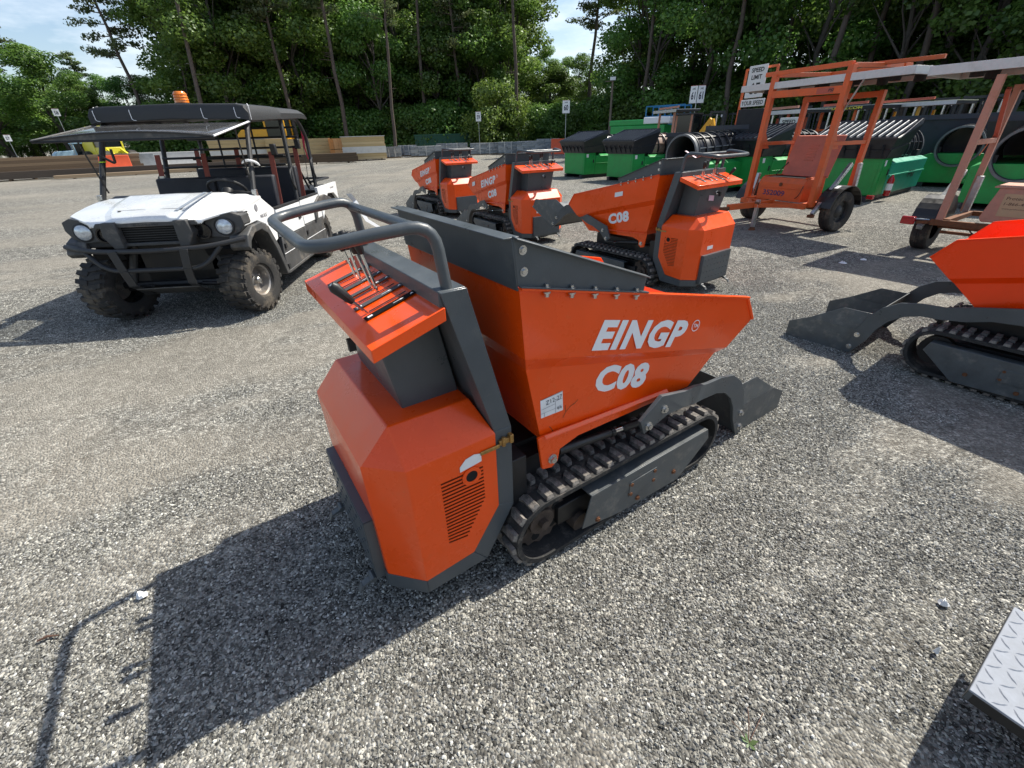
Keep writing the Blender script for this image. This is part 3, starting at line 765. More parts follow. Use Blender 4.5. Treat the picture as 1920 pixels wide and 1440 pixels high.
tb, hb_, Hb = dumper(.2024, 8.1164, 121.41, 'orange dumper in the middle of the row of three, left of the raised scoop')
obj('stock_label', MB().quad((.80,.452,.86),(.70,.449,.885),(.70,.449,.82),(.80,.452,.795)), 'paper', hb_); obj('rear_sticker', MB().box((-.8115,.12,.50),(.002,.12,.03)), 'paper', Hb)
dumper(-1.3359, 11.083, 124.33, 'farthest orange dumper, nearest to the stacked stone pallets')
dumper(3.681, 2.304, 125.34, 'orange dumper cut off by the right edge, hopper without grey sides', near=True, ext=False, brand_l=False, hot=True)
# ================================================================ utility vehicle
mat('uplastic', (.055,.056,.057), .55, var=.2, vscale=9, dirt=(.26,.23,.19), dirt_amt=.40, dscale=6, bump=.1, bscale=200)
mat('uplastic_clean', (.022,.023,.025), .5, var=.15, vscale=9, bump=.12, bscale=220)
mat('roofcloth', (.026,.028,.031), .62, var=.2, vscale=40, bump=.25, bscale=300)
mat('upaint', (.82,.83,.83), .28, var=.03, vscale=4, coat=.3)
mat('seat', (.018,.020,.028), .6, var=.2, vscale=12)
mat('belt', (.27,.070,.050), .75, var=.15, vscale=30)
mat('amber', (.85,.22,.02), .2, coat=.5)
mat('rim', (.30,.29,.28), .4, .7, var=.3, vscale=12, dirt=(.33,.26,.19), dirt_amt=.6, dscale=6)
mat('mblack_gloss', (.01,.01,.011), .15)
mat('lamp_mirror', (.80,.81,.82), .35, .6)
mat('pillar_shadow_stripe', (.36,.40,.46), .4); mat('pink_flag', (.85,.03,.10), .7); mat('lime', (.50,.8,.03), .5)
def glass_mat(name, col, rough, trans_a):
    m = bpy.data.materials.new(name); m.use_nodes = True; t = m.node_tree; b = t.nodes['Principled BSDF']
    b.inputs['Base Color'].default_value = (*col,1); b.inputs['Roughness'].default_value = rough; b.inputs['Transmission Weight'].default_value = trans_a; b.inputs['IOR'].default_value = 1.2
    n = t.nodes.new('ShaderNodeTexNoise'); n.inputs['Scale'].default_value = 5; n.inputs['Detail'].default_value = 8
    r = t.nodes.new('ShaderNodeMapRange'); r.inputs['From Min'].default_value = .35; r.inputs['From Max'].default_value = .7; r.inputs['To Min'].default_value = rough; r.inputs['To Max'].default_value = rough+.3
    t.links.new(n.outputs['Fac'], r.inputs['Value']); t.links.new(r.outputs['Result'], b.inputs['Roughness'])
    MATS[name] = m
def clear_sheet(name):
    m = bpy.data.materials.new(name); m.use_nodes = True; t = m.node_tree; t.nodes.clear(); N = t.nodes.new; L = t.links.new
    tr = N('ShaderNodeBsdfTransparent'); tr.inputs['Color'].default_value = (.95,.96,.96,1); d = N('ShaderNodeBsdfDiffuse'); d.inputs['Color'].default_value = (.6,.6,.6,1); g = N('ShaderNodeBsdfGlossy'); g.inputs['Roughness'].default_value = .08
    n = N('ShaderNodeTexNoise'); n.inputs['Scale'].default_value = 4; n.inputs['Detail'].default_value = 7; r = N('ShaderNodeMapRange'); r.inputs['From Min'].default_value = .3; r.inputs['From Max'].default_value = .7; r.inputs['To Min'].default_value = .06; r.inputs['To Max'].default_value = .17
    m1 = N('ShaderNodeMixShader'); L(n.outputs['Fac'], r.inputs['Value']); L(r.outputs['Result'], m1.inputs['Fac']); L(tr.outputs[0], m1.inputs[1]); L(d.outputs[0], m1.inputs[2])
    f = N('ShaderNodeFresnel'); f.inputs['IOR'].default_value = 1.4; m2 = N('ShaderNodeMixShader'); L(f.outputs[0], m2.inputs['Fac']); L(m1.outputs[0], m2.inputs[1]); L(g.outputs[0], m2.inputs[2]); o = N('ShaderNodeOutputMaterial'); L(m2.outputs[0], o.inputs['Surface']); MATS[name] = m
clear_sheet('visor'); mat('lamp_glass', (.62,.66,.70), .12, .35, var=.35, vscale=38, coat=.6)
UF = frame(-3.315, 4.47, 274.9) @ Matrix.Diagonal((1,1.07,1,1))
def utv_wheel(par, x, y, steer, side, name='wheel'):
    M = Matrix.Translation((x, y, .33)) @ Matrix.Rotation(radians(steer), 4, 'Z') @ Matrix.Rotation(-pi/2*side, 4, 'X')
    R, w = .305, .125
    w0 = obj(name, cached('utv_tyre', lambda: MB().lathe([(.155,-w*.80),(.17,-w),(.225,-w*1.12),(.275,-w*1.02),(.300,-w*.72),(.305,0),(.300,w*.72),(.275,w*1.02),(.225,w*1.12),(.17,w),(.155,w*.80)], 40)), 'tyre', par, M=M)
    def tread():
        mb = MB(); n = 22
        for i in range(n):
            for s in (-1,1):
                a = 2*pi*(i+(.5 if s > 0 else 0))/n
                for (r0, r1, z0, z1, da, db) in ((.297,.316,.004,.072,-.115,.065), (.290,.315,.062,.120,-.070,.095), (.262,.290,.114,.134,-.05,.095)):
                    vs = []
                    for r, k in ((r0,1.0),(r1,.82)):
                        for t0, z in ((da,z0),(db,z0),(db+.03,z1),(da+.03,z1)):
                            m_ = (da+db)/2; aa = a+m_+(t0-m_)*k; vs.append((r*cos(aa), r*sin(aa), s*z))
                    mb.add(vs, [(4,5,6,7),(0,1,5,4),(1,2,6,5),(2,3,7,6),(3,0,4,7)])
        return mb
    tr = obj('tread', cached('utv_tread', tread), 'tyre', w0); tr['kind'] = 'stuff'
    rm = obj('rim', cached('utv_rim', lambda: MB().lathe([(.158,.112),(.160,.100),(.140,.088),(.130,.02),(.085,.025),(.06,.045),(.0,.050)], 28)), 'rim', w0)
    obj('hub_cap', cached('utv_hub', lambda: MB().lathe([(.032,.045),(.032,.080),(.024,.088),(0,.088)], 14)), 'steel', rm)
    for k in range(4):
        a = pi/4+k*pi/2; obj('lug_nut', cached('utv_nut', lambda: MB().cyl((0,0,0),(0,0,.022),.010,6)), 'steel', rm, M=Matrix.Translation((.062*cos(a),.062*sin(a),.043)))
    return w0
def strip_loft(mb, secs):
    """secs: list of equal-length point lists; makes the skin between them"""
    n = len(secs[0]); o = len(mb.v)
    for s in secs: mb.v += [tuple(p) for p in s]
    for i in range(len(secs)-1):
        for k in range(n-1): mb.f.append((o+i*n+k, o+i*n+k+1, o+(i+1)*n+k+1, o+(i+1)*n+k))
    return mb
def utv():
    t = thing('utility_vehicle', 'white four-seat utility vehicle with black roof and raised windscreen', 'utility vehicle', UF)
    # hood: cross sections from the nose back to the dash
    def hood():
        S_ = []
        for x, zc, yc, ze, ye, dr in ((.245,.950,.40,.945,.44,.012), (.225,.978,.42,.970,.46,.015), (.13,1.018,.47,1.004,.60,.012), (.06,1.036,.50,1.020,.690,.02), (-.05,1.060,.53,1.038,.712,.05), (-.22,1.095,.56,1.066,.722,.06), (-.40,1.125,.58,1.090,.725,.06), (-.46,1.120,.58,1.085,.725,.06)):
            S_.append([(x,-ye-.01,ze-dr),(x,-ye,ze),(x,-yc-.03,zc-.012),(x,-yc+.10,zc-.008),(x,-yc+.16,zc+.010),(x,0,zc+.018),(x,yc-.16,zc+.010),(x,yc-.10,zc-.008),(x,yc+.03,zc-.012),(x,ye,ze),(x,ye+.01,ze-dr)])
        return strip_loft(MB(), S_)
    hd = obj('hood', hood().mesh('hood', smooth=12), 'upaint', t, solid=.012)
    def hz(x): return 1.015+(.12-x)*.21 if x < .12 else .975+(.215-x)*.42
    def hood_quad(P, dz=.004): return MB().quad(*[(x, y, hz(x)+.022+dz) for x, y in P])
    for y0, w in ((.20,.035),(.265,.02)): obj('pillar_shadow_stripe', hood_quad([(.12,y0),(.12,y0+w),(-.38,y0+w+.05),(-.38,y0+.05)]), 'pillar_shadow_stripe', hd)  # bluish diagonal shadow of pillar and windscreen edge, painted onto the hood
    obj('hood_seam', hood_quad([(.06,-.30),(.06,.30),(.053,.30),(.053,-.30)], .003), 'grey_ink', hd)
    for y0, y1 in ((-.33,-.40),(.33,.40)): obj('hood_seam', hood_quad([(.06,y0),(.06,y0+.006),(-.38,y1+.006),(-.38,y1)], -.012), 'grey_ink', hd)
    obj('hood_seam', hood_quad([(-.375,-.40),(-.375,.40),(-.381,.40),(-.381,-.40)], .000), 'grey_ink', hd)
    for y in (-.27,.24): obj('hood_latch', MB().lathe([(0,.006),(.012,.006),(.014,0)], 10, Matrix.Translation((.075,y,hz(.075)+.020))), 'uplastic', hd)
    # front fascia
    f = MB()
    f.prismx([(-.66,.80),(-.60,.74),(.60,.74),(.66,.80),(.68,.92),(.62,.985),(.46,.955),(-.46,.955),(-.62,.985),(-.68,.92)], .02, .14)
    fa = obj('fascia', f, 'uplastic_clean', t, .012)
    obj('grille_top', MB().prismx([(-.44,.925),(.44,.925),(.40,.968),(-.40,.968)], .12, .245), 'uplastic', fa, .008)
    g = obj('grille', MB().box((.16,0,.86),(.10,.50,.13)), 'hole', fa)
    for k in range(6): obj('grille_bar', MB().box((.212,0,.805+k*.021),(.012,.47,.006)), 'uplastic_clean', g)
    obj('grille_lip', MB().box((.20,0,.775),(.09,.50,.028)), 'uplastic', fa, .005)
    obj('nameplate', text_mesh('Kawasaki', (.2455,-.10,.938), (0,1,0), (0,0,1), .016, .20, bold=.02, depth=.0008), 'uplastic_clean', fa)
    for s in (1,-1):
        obj('fascia_post', MB().prism([(.235*s,.975),(.345*s,.975),(.365*s,.86),(.31*s,.745),(.225*s,.745)], lambda p, x: (x, p[0], p[1]), .13, .275), 'uplastic', fa, .008)
        obj('lamp_surround', MB().prism([(.44*s,.945),(.50*s,.975),(.66*s,1.008),(.74*s,.975),(.745*s,.90),(.70*s,.83),(.60*s,.79),(.46*s,.80),(.42*s,.87)], lambda p, x: (x-.25*max(0,abs(p[0])-.60), p[0], p[1]), .0, .160), 'uplastic', fa, .004)
        hl = obj('headlight', MB().lathe([(0,.010),(.045,.006),(.066,-.004),(.072,-.010),(.072,-.05)], 22, Matrix.Translation((.165,.585*s,.885)) @ Matrix.Rotation(pi/2,4,'Y')), 'lamp_glass', t)
        obj('reflector', MB().lathe([(.0,-.040),(.03,-.030),(.052,-.016),(.064,.0)], 14, Matrix.Translation((.158,.585*s,.885)) @ Matrix.Rotation(pi/2,4,'Y')), 'lamp_mirror', hl)
        obj('lamp_bezel', MB().lathe([(.068,.0),(.073,.006),(.082,.002),(.084,-.02)], 22, Matrix.Translation((.158,.585*s,.885)) @ Matrix.Rotation(pi/2,4,'Y')), 'uplastic_clean', hl)
        obj('fog_lamp', MB().lathe([(0,-.004),(.052,-.008),(.058,.010),(.070,.010),(.070,-.03)], 18, Matrix.Translation((.175,.405*s,.855)) @ Matrix.Rotation(pi/2,4,'Y')), 'mblack_gloss', t)
        for k in range(3): obj('vent_fin', MB().bar((.09,.695*s,.90+k*.028),(-.04,.735*s,.935+k*.028),.012,.012), 'uplastic', fa)
        # fender flare: arch band over the wheel
        A = [(.21,.70),(.16,.80),(.02,.862),(-.20,.865),(-.36,.80),(-.50,.56),(-.60,.24)]; B = [(.17,.66),(.12,.735),(.0,.79),(-.18,.795),(-.30,.735),(-.42,.53),(-.52,.24)]
        fl = MB()
        for i in range(len(A)-1): fl.prismy([A[i],A[i+1],B[i+1],B[i]], .60*s, .765*s)
        obj('fender', fl.mesh('fender', weld=True), 'uplastic', t, .01)
        obj('fender_panel', MB().prismy([(.10,.87),(.06,.965),(-.12,1.015),(-.46,1.06),(-.70,.93),(-.60,.62),(-.52,.60),(-.38,.81),(-.20,.872),(.02,.868)], .685*s, .735*s), 'upaint', t, .012)
        obj('wheel_well', MB().prismy([(.15,.68),(.0,.78),(-.2,.785),(-.32,.72),(-.5,.3),(-.45,.3),(-.25,.6),(0,.68),(.12,.62)], .35*s, .60*s), 'hole', t)
    obj('fender_lettering', text_mesh('MULE', (-.30,.7365,.885), (-1,0,0.0), (0,0,1), .035, .17, bold=.03, depth=.001), 'grey_ink', t)
    obj('badge', MB().lathe([(0,.003),(.034,.003),(.036,0)], 20, Matrix.Translation((-.25,.737,.995)) @ Matrix.Rotation(-pi/2,4,'X')), 'grey_ink', t)
    # brush guard
    bg_ = obj('brush_guard', MB().tube(rnd([(.20,-.745,.772),(.33,-.45,.738),(.345,0,.728),(.33,.45,.738),(.20,.745,.778)], .15, 4), .023, 10), 'uplastic_clean', t)
    obj('lower_bar', MB().tube(rnd([(.28,-.56,.735),(.34,-.40,.560),(.34,.40,.555),(.28,.56,.735)], .12, 4), .021, 10), 'uplastic_clean', bg_)
    for s in (1,-1):
        m_ = MB()
        P = [(.362,.29,.74),(.362,.265,.56),(.345,.25,.42),(.17,.235,.285)]
        for a, b in zip(P[:-1], P[1:]): m_.bar((a[0],a[1]*s,a[2]),(b[0],b[1]*s,b[2]),.070,.012,up=(1,0,.1))
        obj('guard_strut', m_, 'uplastic_clean', bg_, .003)
    obj('skid_plate', MB().prism([(-.27,0),(.27,0),(.33,.12),(-.33,.12)], lambda p, z: (.30-p[1]*1.6, p[0], .37-p[1]*.85+z), 0, .008), 'uplastic', bg_)
    # tub and chassis
    obj('underbody', MB().box((-1.55,0,.38),(3.1,.90,.16)).box((-.25,0,.55),(.5,.60,.35)), 'black', t)
    obj('dash', MB().prismy([(-.42,1.10),(-.55,1.13),(-.68,1.02),(-.66,.75),(-.42,.75)], -.66, .66), 'uplastic_clean', t, .02)
    obj('floor', MB().box((-1.45,0,.47),(1.6,1.36,.04)), 'uplastic_clean', t)
    for s in (1,-1):
        dr = None
        for x0, x1 in ((-.72,-1.52),(-1.56,-2.36)):
            dr = obj('door', MB().prismy([(x0,.915),(x1,.905),(x1,.60),(x0+.02,.62)], .700*s, .742*s), 'upaint', t, .008)
            obj('door_trim', MB().prismy([(x0+.0,.935),(x1,.925),(x1,.912),(x0,.917)], .695*s, .747*s), 'uplastic_clean', dr)
            obj('lower_panel', MB().prismy([(x0+.02,.615),(x1,.595),(x1,.25),(x0+.12,.25)], .690*s, .738*s), 'uplastic', dr, .01)
            obj('panel_seam', MB().bar((x0+.07,.739*s,.44),(x1,.739*s,.43),.004,.006), 'decal', dr)
            obj('door_handle', MB().box((x1+.12,.745*s,.78),(.09,.02,.12)), 'uplastic_clean', dr, .004)
            obj('hinge', MB().box((x0+.0,.745*s,.52),(.05,.02,.05)), 'uplastic_clean', dr)
            obj('hinge', MB().box((x0+.06,.745*s,.30),(.05,.02,.05)), 'uplastic_clean', dr)
        obj('sill', MB().box((-1.50,.70*s,.235),(1.75,.09,.035)), 'uplastic', t, .008)
        # cage
        c = obj('cage_side', MB().tube(rnd([(-.40,.690*s,1.06),(-.82,.660*s,1.780),(-2.45,.660*s,1.855),(-2.66,.675*s,1.62),(-2.50,.700*s,.93)], .12, 4), .024, 10), 'uplastic_clean', t)
        obj('cage_post', MB().tube([(-1.82,.662*s,1.83),(-1.56,.715*s,.90)], .024, 10), 'uplastic_clean', c)
        obj('clamp', MB().box((-.425,.70*s,1.10),(.05,.04,.10)), 'steel', c, .004)
        for hx, hz_ in ((-1.66,1.28),(-2.60,1.36)):
            obj('grab_handle', MB().tube(rnd([(hx,.705*s,hz_),(hx+.14,.72*s,hz_-.03),(hx+.17,.73*s,hz_-.15),(hx+.03,.72*s,hz_-.27)], .05, 3), .011, 8), 'uplastic_clean', c)
        # rear quarter and bed side
        b_ = obj('bed_side', MB().prismy([(-2.40,.99),(-3.45,.985),(-3.43,.72),(-3.2,.84),(-2.86,.86),(-2.62,.72),(-2.40,.56)], .700*s, .745*s), 'upaint', t, .008)
        obj('rear_fender', MB().prismy([(-1.98,.60),(-2.02,.80),(-2.30,.885),(-2.62,.875),(-2.92,.80),(-2.98,.66),(-2.90,.66),(-2.78,.755),(-2.4,.79),(-2.12,.72),(-2.06,.60)], .62*s, .768*s), 'uplastic', t, .01)
        if s > 0: obj('bed_lettering', text_mesh('Kawasaki', (-3.05,.746,.915), (-1,0,0), (0,0,1), .028, .20, bold=.02, depth=.001), 'grey_ink', b_)
    bed = obj('cargo_bed', MB().box((-2.95,0,.80),(.98,1.38,.30)), 'uplastic_clean', t)
    for s in (1,-1): obj('bed_rail', MB().tube([(-2.45,.66*s,1.06),(-3.40,.66*s,1.05)], .016, 8), 'uplastic_clean', bed)
    obj('bed_rail', MB().tube([(-3.40,.66,1.05),(-3.40,-.66,1.05)], .016, 8), 'uplastic_clean', bed)
    for a, b in (((-2.48,.62,1.12),(-2.58,.62,1.02)),((-2.5,-.62,1.12),(-2.62,-.5,1.02)),((-2.46,.55,1.22),(-2.70,.55,.96))): obj('bed_brace', MB().tube([a,b], .015, 8), 'uplastic_clean', bed)
    # wheels
    utv_wheel(t, 0, .600, -12, 1); utv_wheel(t, 0, -.600, -12, -1); utv_wheel(t, -2.42, .600, 0, 1); utv_wheel(t, -2.42, -.600, 0, -1)
    for x in (0,-2.42): obj('axle', MB().tube([(x,-.55,.34),(x,.55,.34)], .035, 8), 'black', t)
    for s in (1,-1):
        sa = obj('suspension_arm', MB().tube([(.0,.52*s,.30),(-.12,.22*s,.36)], .020, 8).tube([(.0,.52*s,.30),(.14,.22*s,.36)], .020, 8), 'black', t); sa['kind'] = 'stuff'
        obj('shock', MB().tube([(.02,.46*s,.36),(-.02,.34*s,.72)], .035, 10), 'uplastic', t)
    # seats
    for i, (sx, top, w) in enumerate(((-1.22,1.235,.62),(-2.12,1.285,.60))):
        st = obj('seat', MB().box((sx+.27,0,.72),(.52,2*w,.16)), 'seat', t, .03)
        for s in (1,-1): obj('backrest', MB().prismy([(sx+.06,.74),(sx-.02,.74),(sx-.12,top),(sx-.02,top)], .02*s, w*s), 'seat', st, .02)
        for y in (-.58,-.10,.62):
            if i == 0 or y != .62 or True:
                obj('seat_belt', MB().bar((sx-.20,y-.02,top+.24),(sx+.04,y+.01,top-.52),.055,.006,up=(1,0,.2)), 'belt', t)
        obj('belt_buckle', MB().box((sx-.10,-.575,top+.0),(.02,.05,.045)), 'steel', t); obj('belt_reel', MB().box((sx-.20,.64,top+.26),(.06,.06,.12)), 'uplastic_clean', t, .01)
    for x, zs in ((-1.62,(1.33,1.43)), (-2.30,(1.40,1.51,1.63,1.74))):
        for z in zs: obj('cross_bar', MB().tube([(x-.05*(z-1.3),-.665,z),(x-.05*(z-1.3),.665,z)], .013, 8), 'uplastic_clean', t)
    for y in (-.30,.12): obj('screen_bar', MB().tube([(-2.28,y,1.20),(-2.34,y,1.80)], .012, 8), 'uplastic_clean', t)
    # steering wheel
    W = Matrix.Translation((-.70,.34,1.14)) @ Matrix.Rotation(radians(-38),4,'Y')
    sw = obj('steering_wheel', MB().tube([W @ V((.17*cos(a*2*pi/24),.17*sin(a*2*pi/24),0)) for a in range(24)], .015, 8, closed=True), 'uplastic_clean', t)
    for a in (pi/2+.3,-pi/2-.3,pi): obj('spoke', MB().bar(W @ V((0,0,-.02)), W @ V((.165*cos(a),.165*sin(a),0)), .035,.01), 'uplastic_clean', sw)
    obj('wheel_hub', MB().lathe([(0,.0),(.05,-.005),(.055,-.03),(.02,-.2)], 16, W), 'uplastic_clean', sw)
    # roof
    P = []
    def roof():
        S_ = []
        for x, z0, z1 in ((-.762,1.775,1.902),(-.772,1.770,1.918),(-.86,1.775,1.926),(-1.70,1.815,1.945),(-1.72,1.812,1.940),(-2.50,1.850,1.955),(-2.66,1.845,1.935),(-2.72,1.840,1.875)):
            y = .715
            S_.append([(x,-y,z0),(x,-y-.005,(z0+z1)/2),(x,-y+.03,z1-.015),(x,-y+.10,z1),(x,0,z1+.012),(x,y-.10,z1),(x,y-.03,z1-.015),(x,y+.005,(z0+z1)/2),(x,y,z0),(x,y-.06,z0+.01),(x,0,z0+.03),(x,-y+.06,z0+.01),(x,-y,z0)])
        mb = strip_loft(MB(), S_); n = len(S_[0]); mb.f.append(tuple(range(n-1))); m_ = len(S_)-1; mb.f.append(tuple(m_*n+k for k in range(n-1)))
        return mb
    rf = obj('roof', roof().mesh('roof', smooth=40, weld=True), 'roofcloth', t)
    for y in (-.66,-.34,.30,.60):
        obj('roof_rib', MB().tube(rnd([(-.764,y,1.80),(-.775,y,1.895),(-.86,y,1.925)],.02,3), .008, 6), 'uplastic', rf)
        obj('rib_trim', MB().tube(rnd([(-.758,y+.035,1.795),(-.752,y+.005,1.80),(-.758,y,1.885),(-.80,y,1.918)],.015,3), .0028, 6), 'decal', rf)
    obj('edge_trim', MB().tube([(-.79,.722,1.78),(-.80,.722,1.90),(-.84,.70,1.922)], .003, 6), 'decal', rf)
    b = obj('beacon', MB().lathe([(0,.105),(.045,.10),(.055,.085),(.062,.02),(.062,0),(0,0)], 20, Matrix.Translation((-1.05,.02,1.955))), 'amber', t)
    for k in range(3): obj('beacon_ring', MB().lathe([(.063-.002*k,.02+.024*k),(.0655-.002*k,.026+.024*k),(.063-.002*k,.032+.024*k)], 20, Matrix.Translation((-1.05,.02,1.955))), 'amber', b)
    obj('beacon_base', MB().lathe([(.07,.0),(.07,-.03),(0,-.03)], 20, Matrix.Translation((-1.05,.02,1.955))), 'black', b)
    # raised windscreen: a sheet of clear plastic hinged at the roof edge, bowed across
    def visor():
        S_ = []
        for i in range(7):
            t_ = i/6; x = -.79+.86*t_; z = 1.765-.135*t_
            S_.append([(x, -.70+1.40*k/12-.02*t_*0, z+.050*t_*(1-((k-6)/6)**2)) for k in range(13)])
        return strip_loft(MB(), S_)
    vs = obj('windscreen', visor().mesh('windscreen', smooth=60), 'visor', t, solid=.005)
    obj('windscreen_edge', MB().tube([(.072,-.70+1.40*k/12,1.628+.050*(1-((k-6)/6)**2)) for k in range(13)], .007, 6), 'uplastic_clean', vs)
    obj('bottom_rail', MB().tube([(.065,-.70+1.40*k/12,1.618) for k in range(13)], .010, 6), 'black', vs)
    for s in (1,-1): obj('side_edge', MB().tube([(-.79,.70*s,1.765),(.07,.70*s,1.630)], .009, 6), 'decal' if s > 0 else 'uplastic', vs); obj('gas_strut', MB().tube([(-.50,.66*s,1.16),(-.42,.69*s,1.69)], .007, 6), 'black', vs)
    obj('valance', MB().prism([(k/12, .050*(1-((k-6)/6)**2)) for k in range(13)], lambda p, x: (x, -.70+1.40*p[0], 1.624+p[1]), .066, .069), 'uplastic', vs)
    # small things tied on
    obj('whip_flag_pole', MB().tube([(-2.40,.64,.95),(-2.55,.66,1.70)], .004, 6), 'black', t)
    obj('flag_ribbon', MB().add([(-2.53,.66,1.70),(-2.48,.70,1.62),(-2.46,.69,1.50),(-2.44,.71,1.36),(-2.45,.695,1.34),(-2.48,.665,1.50),(-2.51,.66,1.60)], [(0,1,6),(1,2,5,6),(2,3,4,5)]), 'pink_flag', t)
    obj('rag', MB().tube(rnd([(-.58,.60,1.39),(-.53,.67,1.42),(-.56,.735,1.40),(-.60,.75,1.36)],.04,3), [.006]+[.014]*8+[.006], 6), 'paper', t)
    obj('zip_tie', MB().tube([(-.62+.028*cos(a),-.672+.028*sin(a),1.44) for a in [k*pi/6 for k in range(12)]], .004, 5, closed=True), 'lime', t)
    obj('mirror_arm', MB().tube(rnd([(-.62,-.68,1.50),(-.60,-.55,1.42),(-.58,-.53,1.55)],.03,3), .012, 6), 'black', t)
utv()
# ================================================================ arrow board trailers
mat('t_orange', (.66,.115,.022), .45, var=.12, vscale=8, dirt=(.28,.10,.04), dirt_amt=.30, dscale=7, bump=.05, bscale=90)
mat('t_pink', (.50,.235,.165), .62, var=.15, vscale=8, dirt=(.30,.12,.06), dirt_amt=.40, dscale=8, bump=.08, bscale=90)
mat('t_pink_red', (.46,.10,.06), .6, var=.15, vscale=8, dirt=(.30,.12,.06), dirt_amt=.3, dscale=8)
mat('t_lid', (.60,.16,.10), .55, var=.12, vscale=5, dirt=(.35,.14,.08), dirt_amt=.25, dscale=6)
mat('alu', (.56,.56,.55), .45, .35, var=.12, vscale=10, dirt=(.35,.33,.30), dirt_amt=.25, dscale=6)
mat('board_back', (.018,.018,.020), .7, var=.2, vscale=9)
mat('purple_ink', (.075,.035,.12), .6); mat('tan_sign', (.50,.33,.19), .6, var=.06, vscale=9); mat('brown_ink', (.10,.05,.03), .6); mat('navy_ink', (.03,.05,.11), .6)
mat('red_lens', (.40,.008,.015), .15, coat=.5); mat('plastic_black', (.014,.014,.015), .35, var=.2, vscale=8)
TF = frame(5.196, 8.425, 203.9)
def trailer_wheel(par, y, side, r=.315, w=.185, mt='tyre'):
    M = Matrix.Translation((0, y, r)) @ Matrix.Rotation(-pi/2*side, 4, 'X'); h = w/2
    k = 'tw%.3f' % r
    a = obj('wheel', cached(k, lambda: MB().lathe([(.17*r/.315,-h*.85),(.20*r/.315,-h),(r-.03,-h*1.02),(r-.006,-h*.82),(r,-h*.5),(r,-h*.18),(r-.006,-h*.15),(r-.006,-h*.05),(r,0),(r,h*.12),(r-.006,h*.15),(r-.006,h*.25),(r,h*.28),(r-.006,h*.82),(r-.03,h*1.02),(.20*r/.315,h),(.17*r/.315,h*.85)], 36)), mt, par, M=M)
    b = obj('rim', cached(k+'r', lambda: MB().lathe([(.19*r/.315,h*.95),(.175*r/.315,h*.80),(.165*r/.315,h*.35),(.10,h*.30),(.06,h*.62),(0,h*.66)], 24)), 'uplastic_clean', a)
    for i in range(5):
        an = 2*pi*i/5; obj('rim_hole', cached('tw_hole', lambda: MB().lathe([(0,.001),(.020,.001)], 10)), 'hole', b, M=Matrix.Translation((.132*cos(an),.132*sin(an),h*.335)))
    return a
def beam(name, a, b, w, h, m, par, up=(0,0,1), bevel=.003): return obj(name, MB().bar(a, b, w, h, up), m, par, bevel)
def galv_leg(par, a, b, w=.055):
    o = beam('stabiliser', a, b, w, w, 'galv', par, up=(1,0,0)); a, b = V(a), V(b); n = int((b-a).length/.05)
    mb = MB(); d = (b-a)/n; s = d.normalized().cross(V((1,0,0)))
    for i in range(n):
        for sy in (1,-1):
            p = a+d*(i+.5)+V((0,0,0)); q = d.normalized().cross(V((1,0,0))).normalized()*(w/2+.0008)*sy; mb.cyl(p+q*.98, p+q, .008, 6)
    x = obj('peg_holes', mb, 'hole', o); x['kind'] = 'stuff'
    return o
def fender(par, y, s, m='plastic_black'):
    mb = MB(); n = 12; prof = []
    for i in range(n+1):
        a = radians(8+164*i/n); prof.append((.40*cos(a), .345+.40*sin(a)*.93))
    for i in range(n):
        a, b = prof[i], prof[i+1]; c = V((0,.345)); k = .965
        q = [(a[0]*k, .345+(a[1]-.345)*k), (b[0]*k, .345+(b[1]-.345)*k)]
        mb.prismy([a, b, q[1], q[0]], (y-.13)*s, (y+.13)*s)
    o = obj('fender', mb.mesh('fender', weld=True), m, par)
    obj('fender_apron', MB().prismy([prof[i] for i in range(0, n+1)], (y-.135)*s, (y-.125)*s), m, o)
    return o
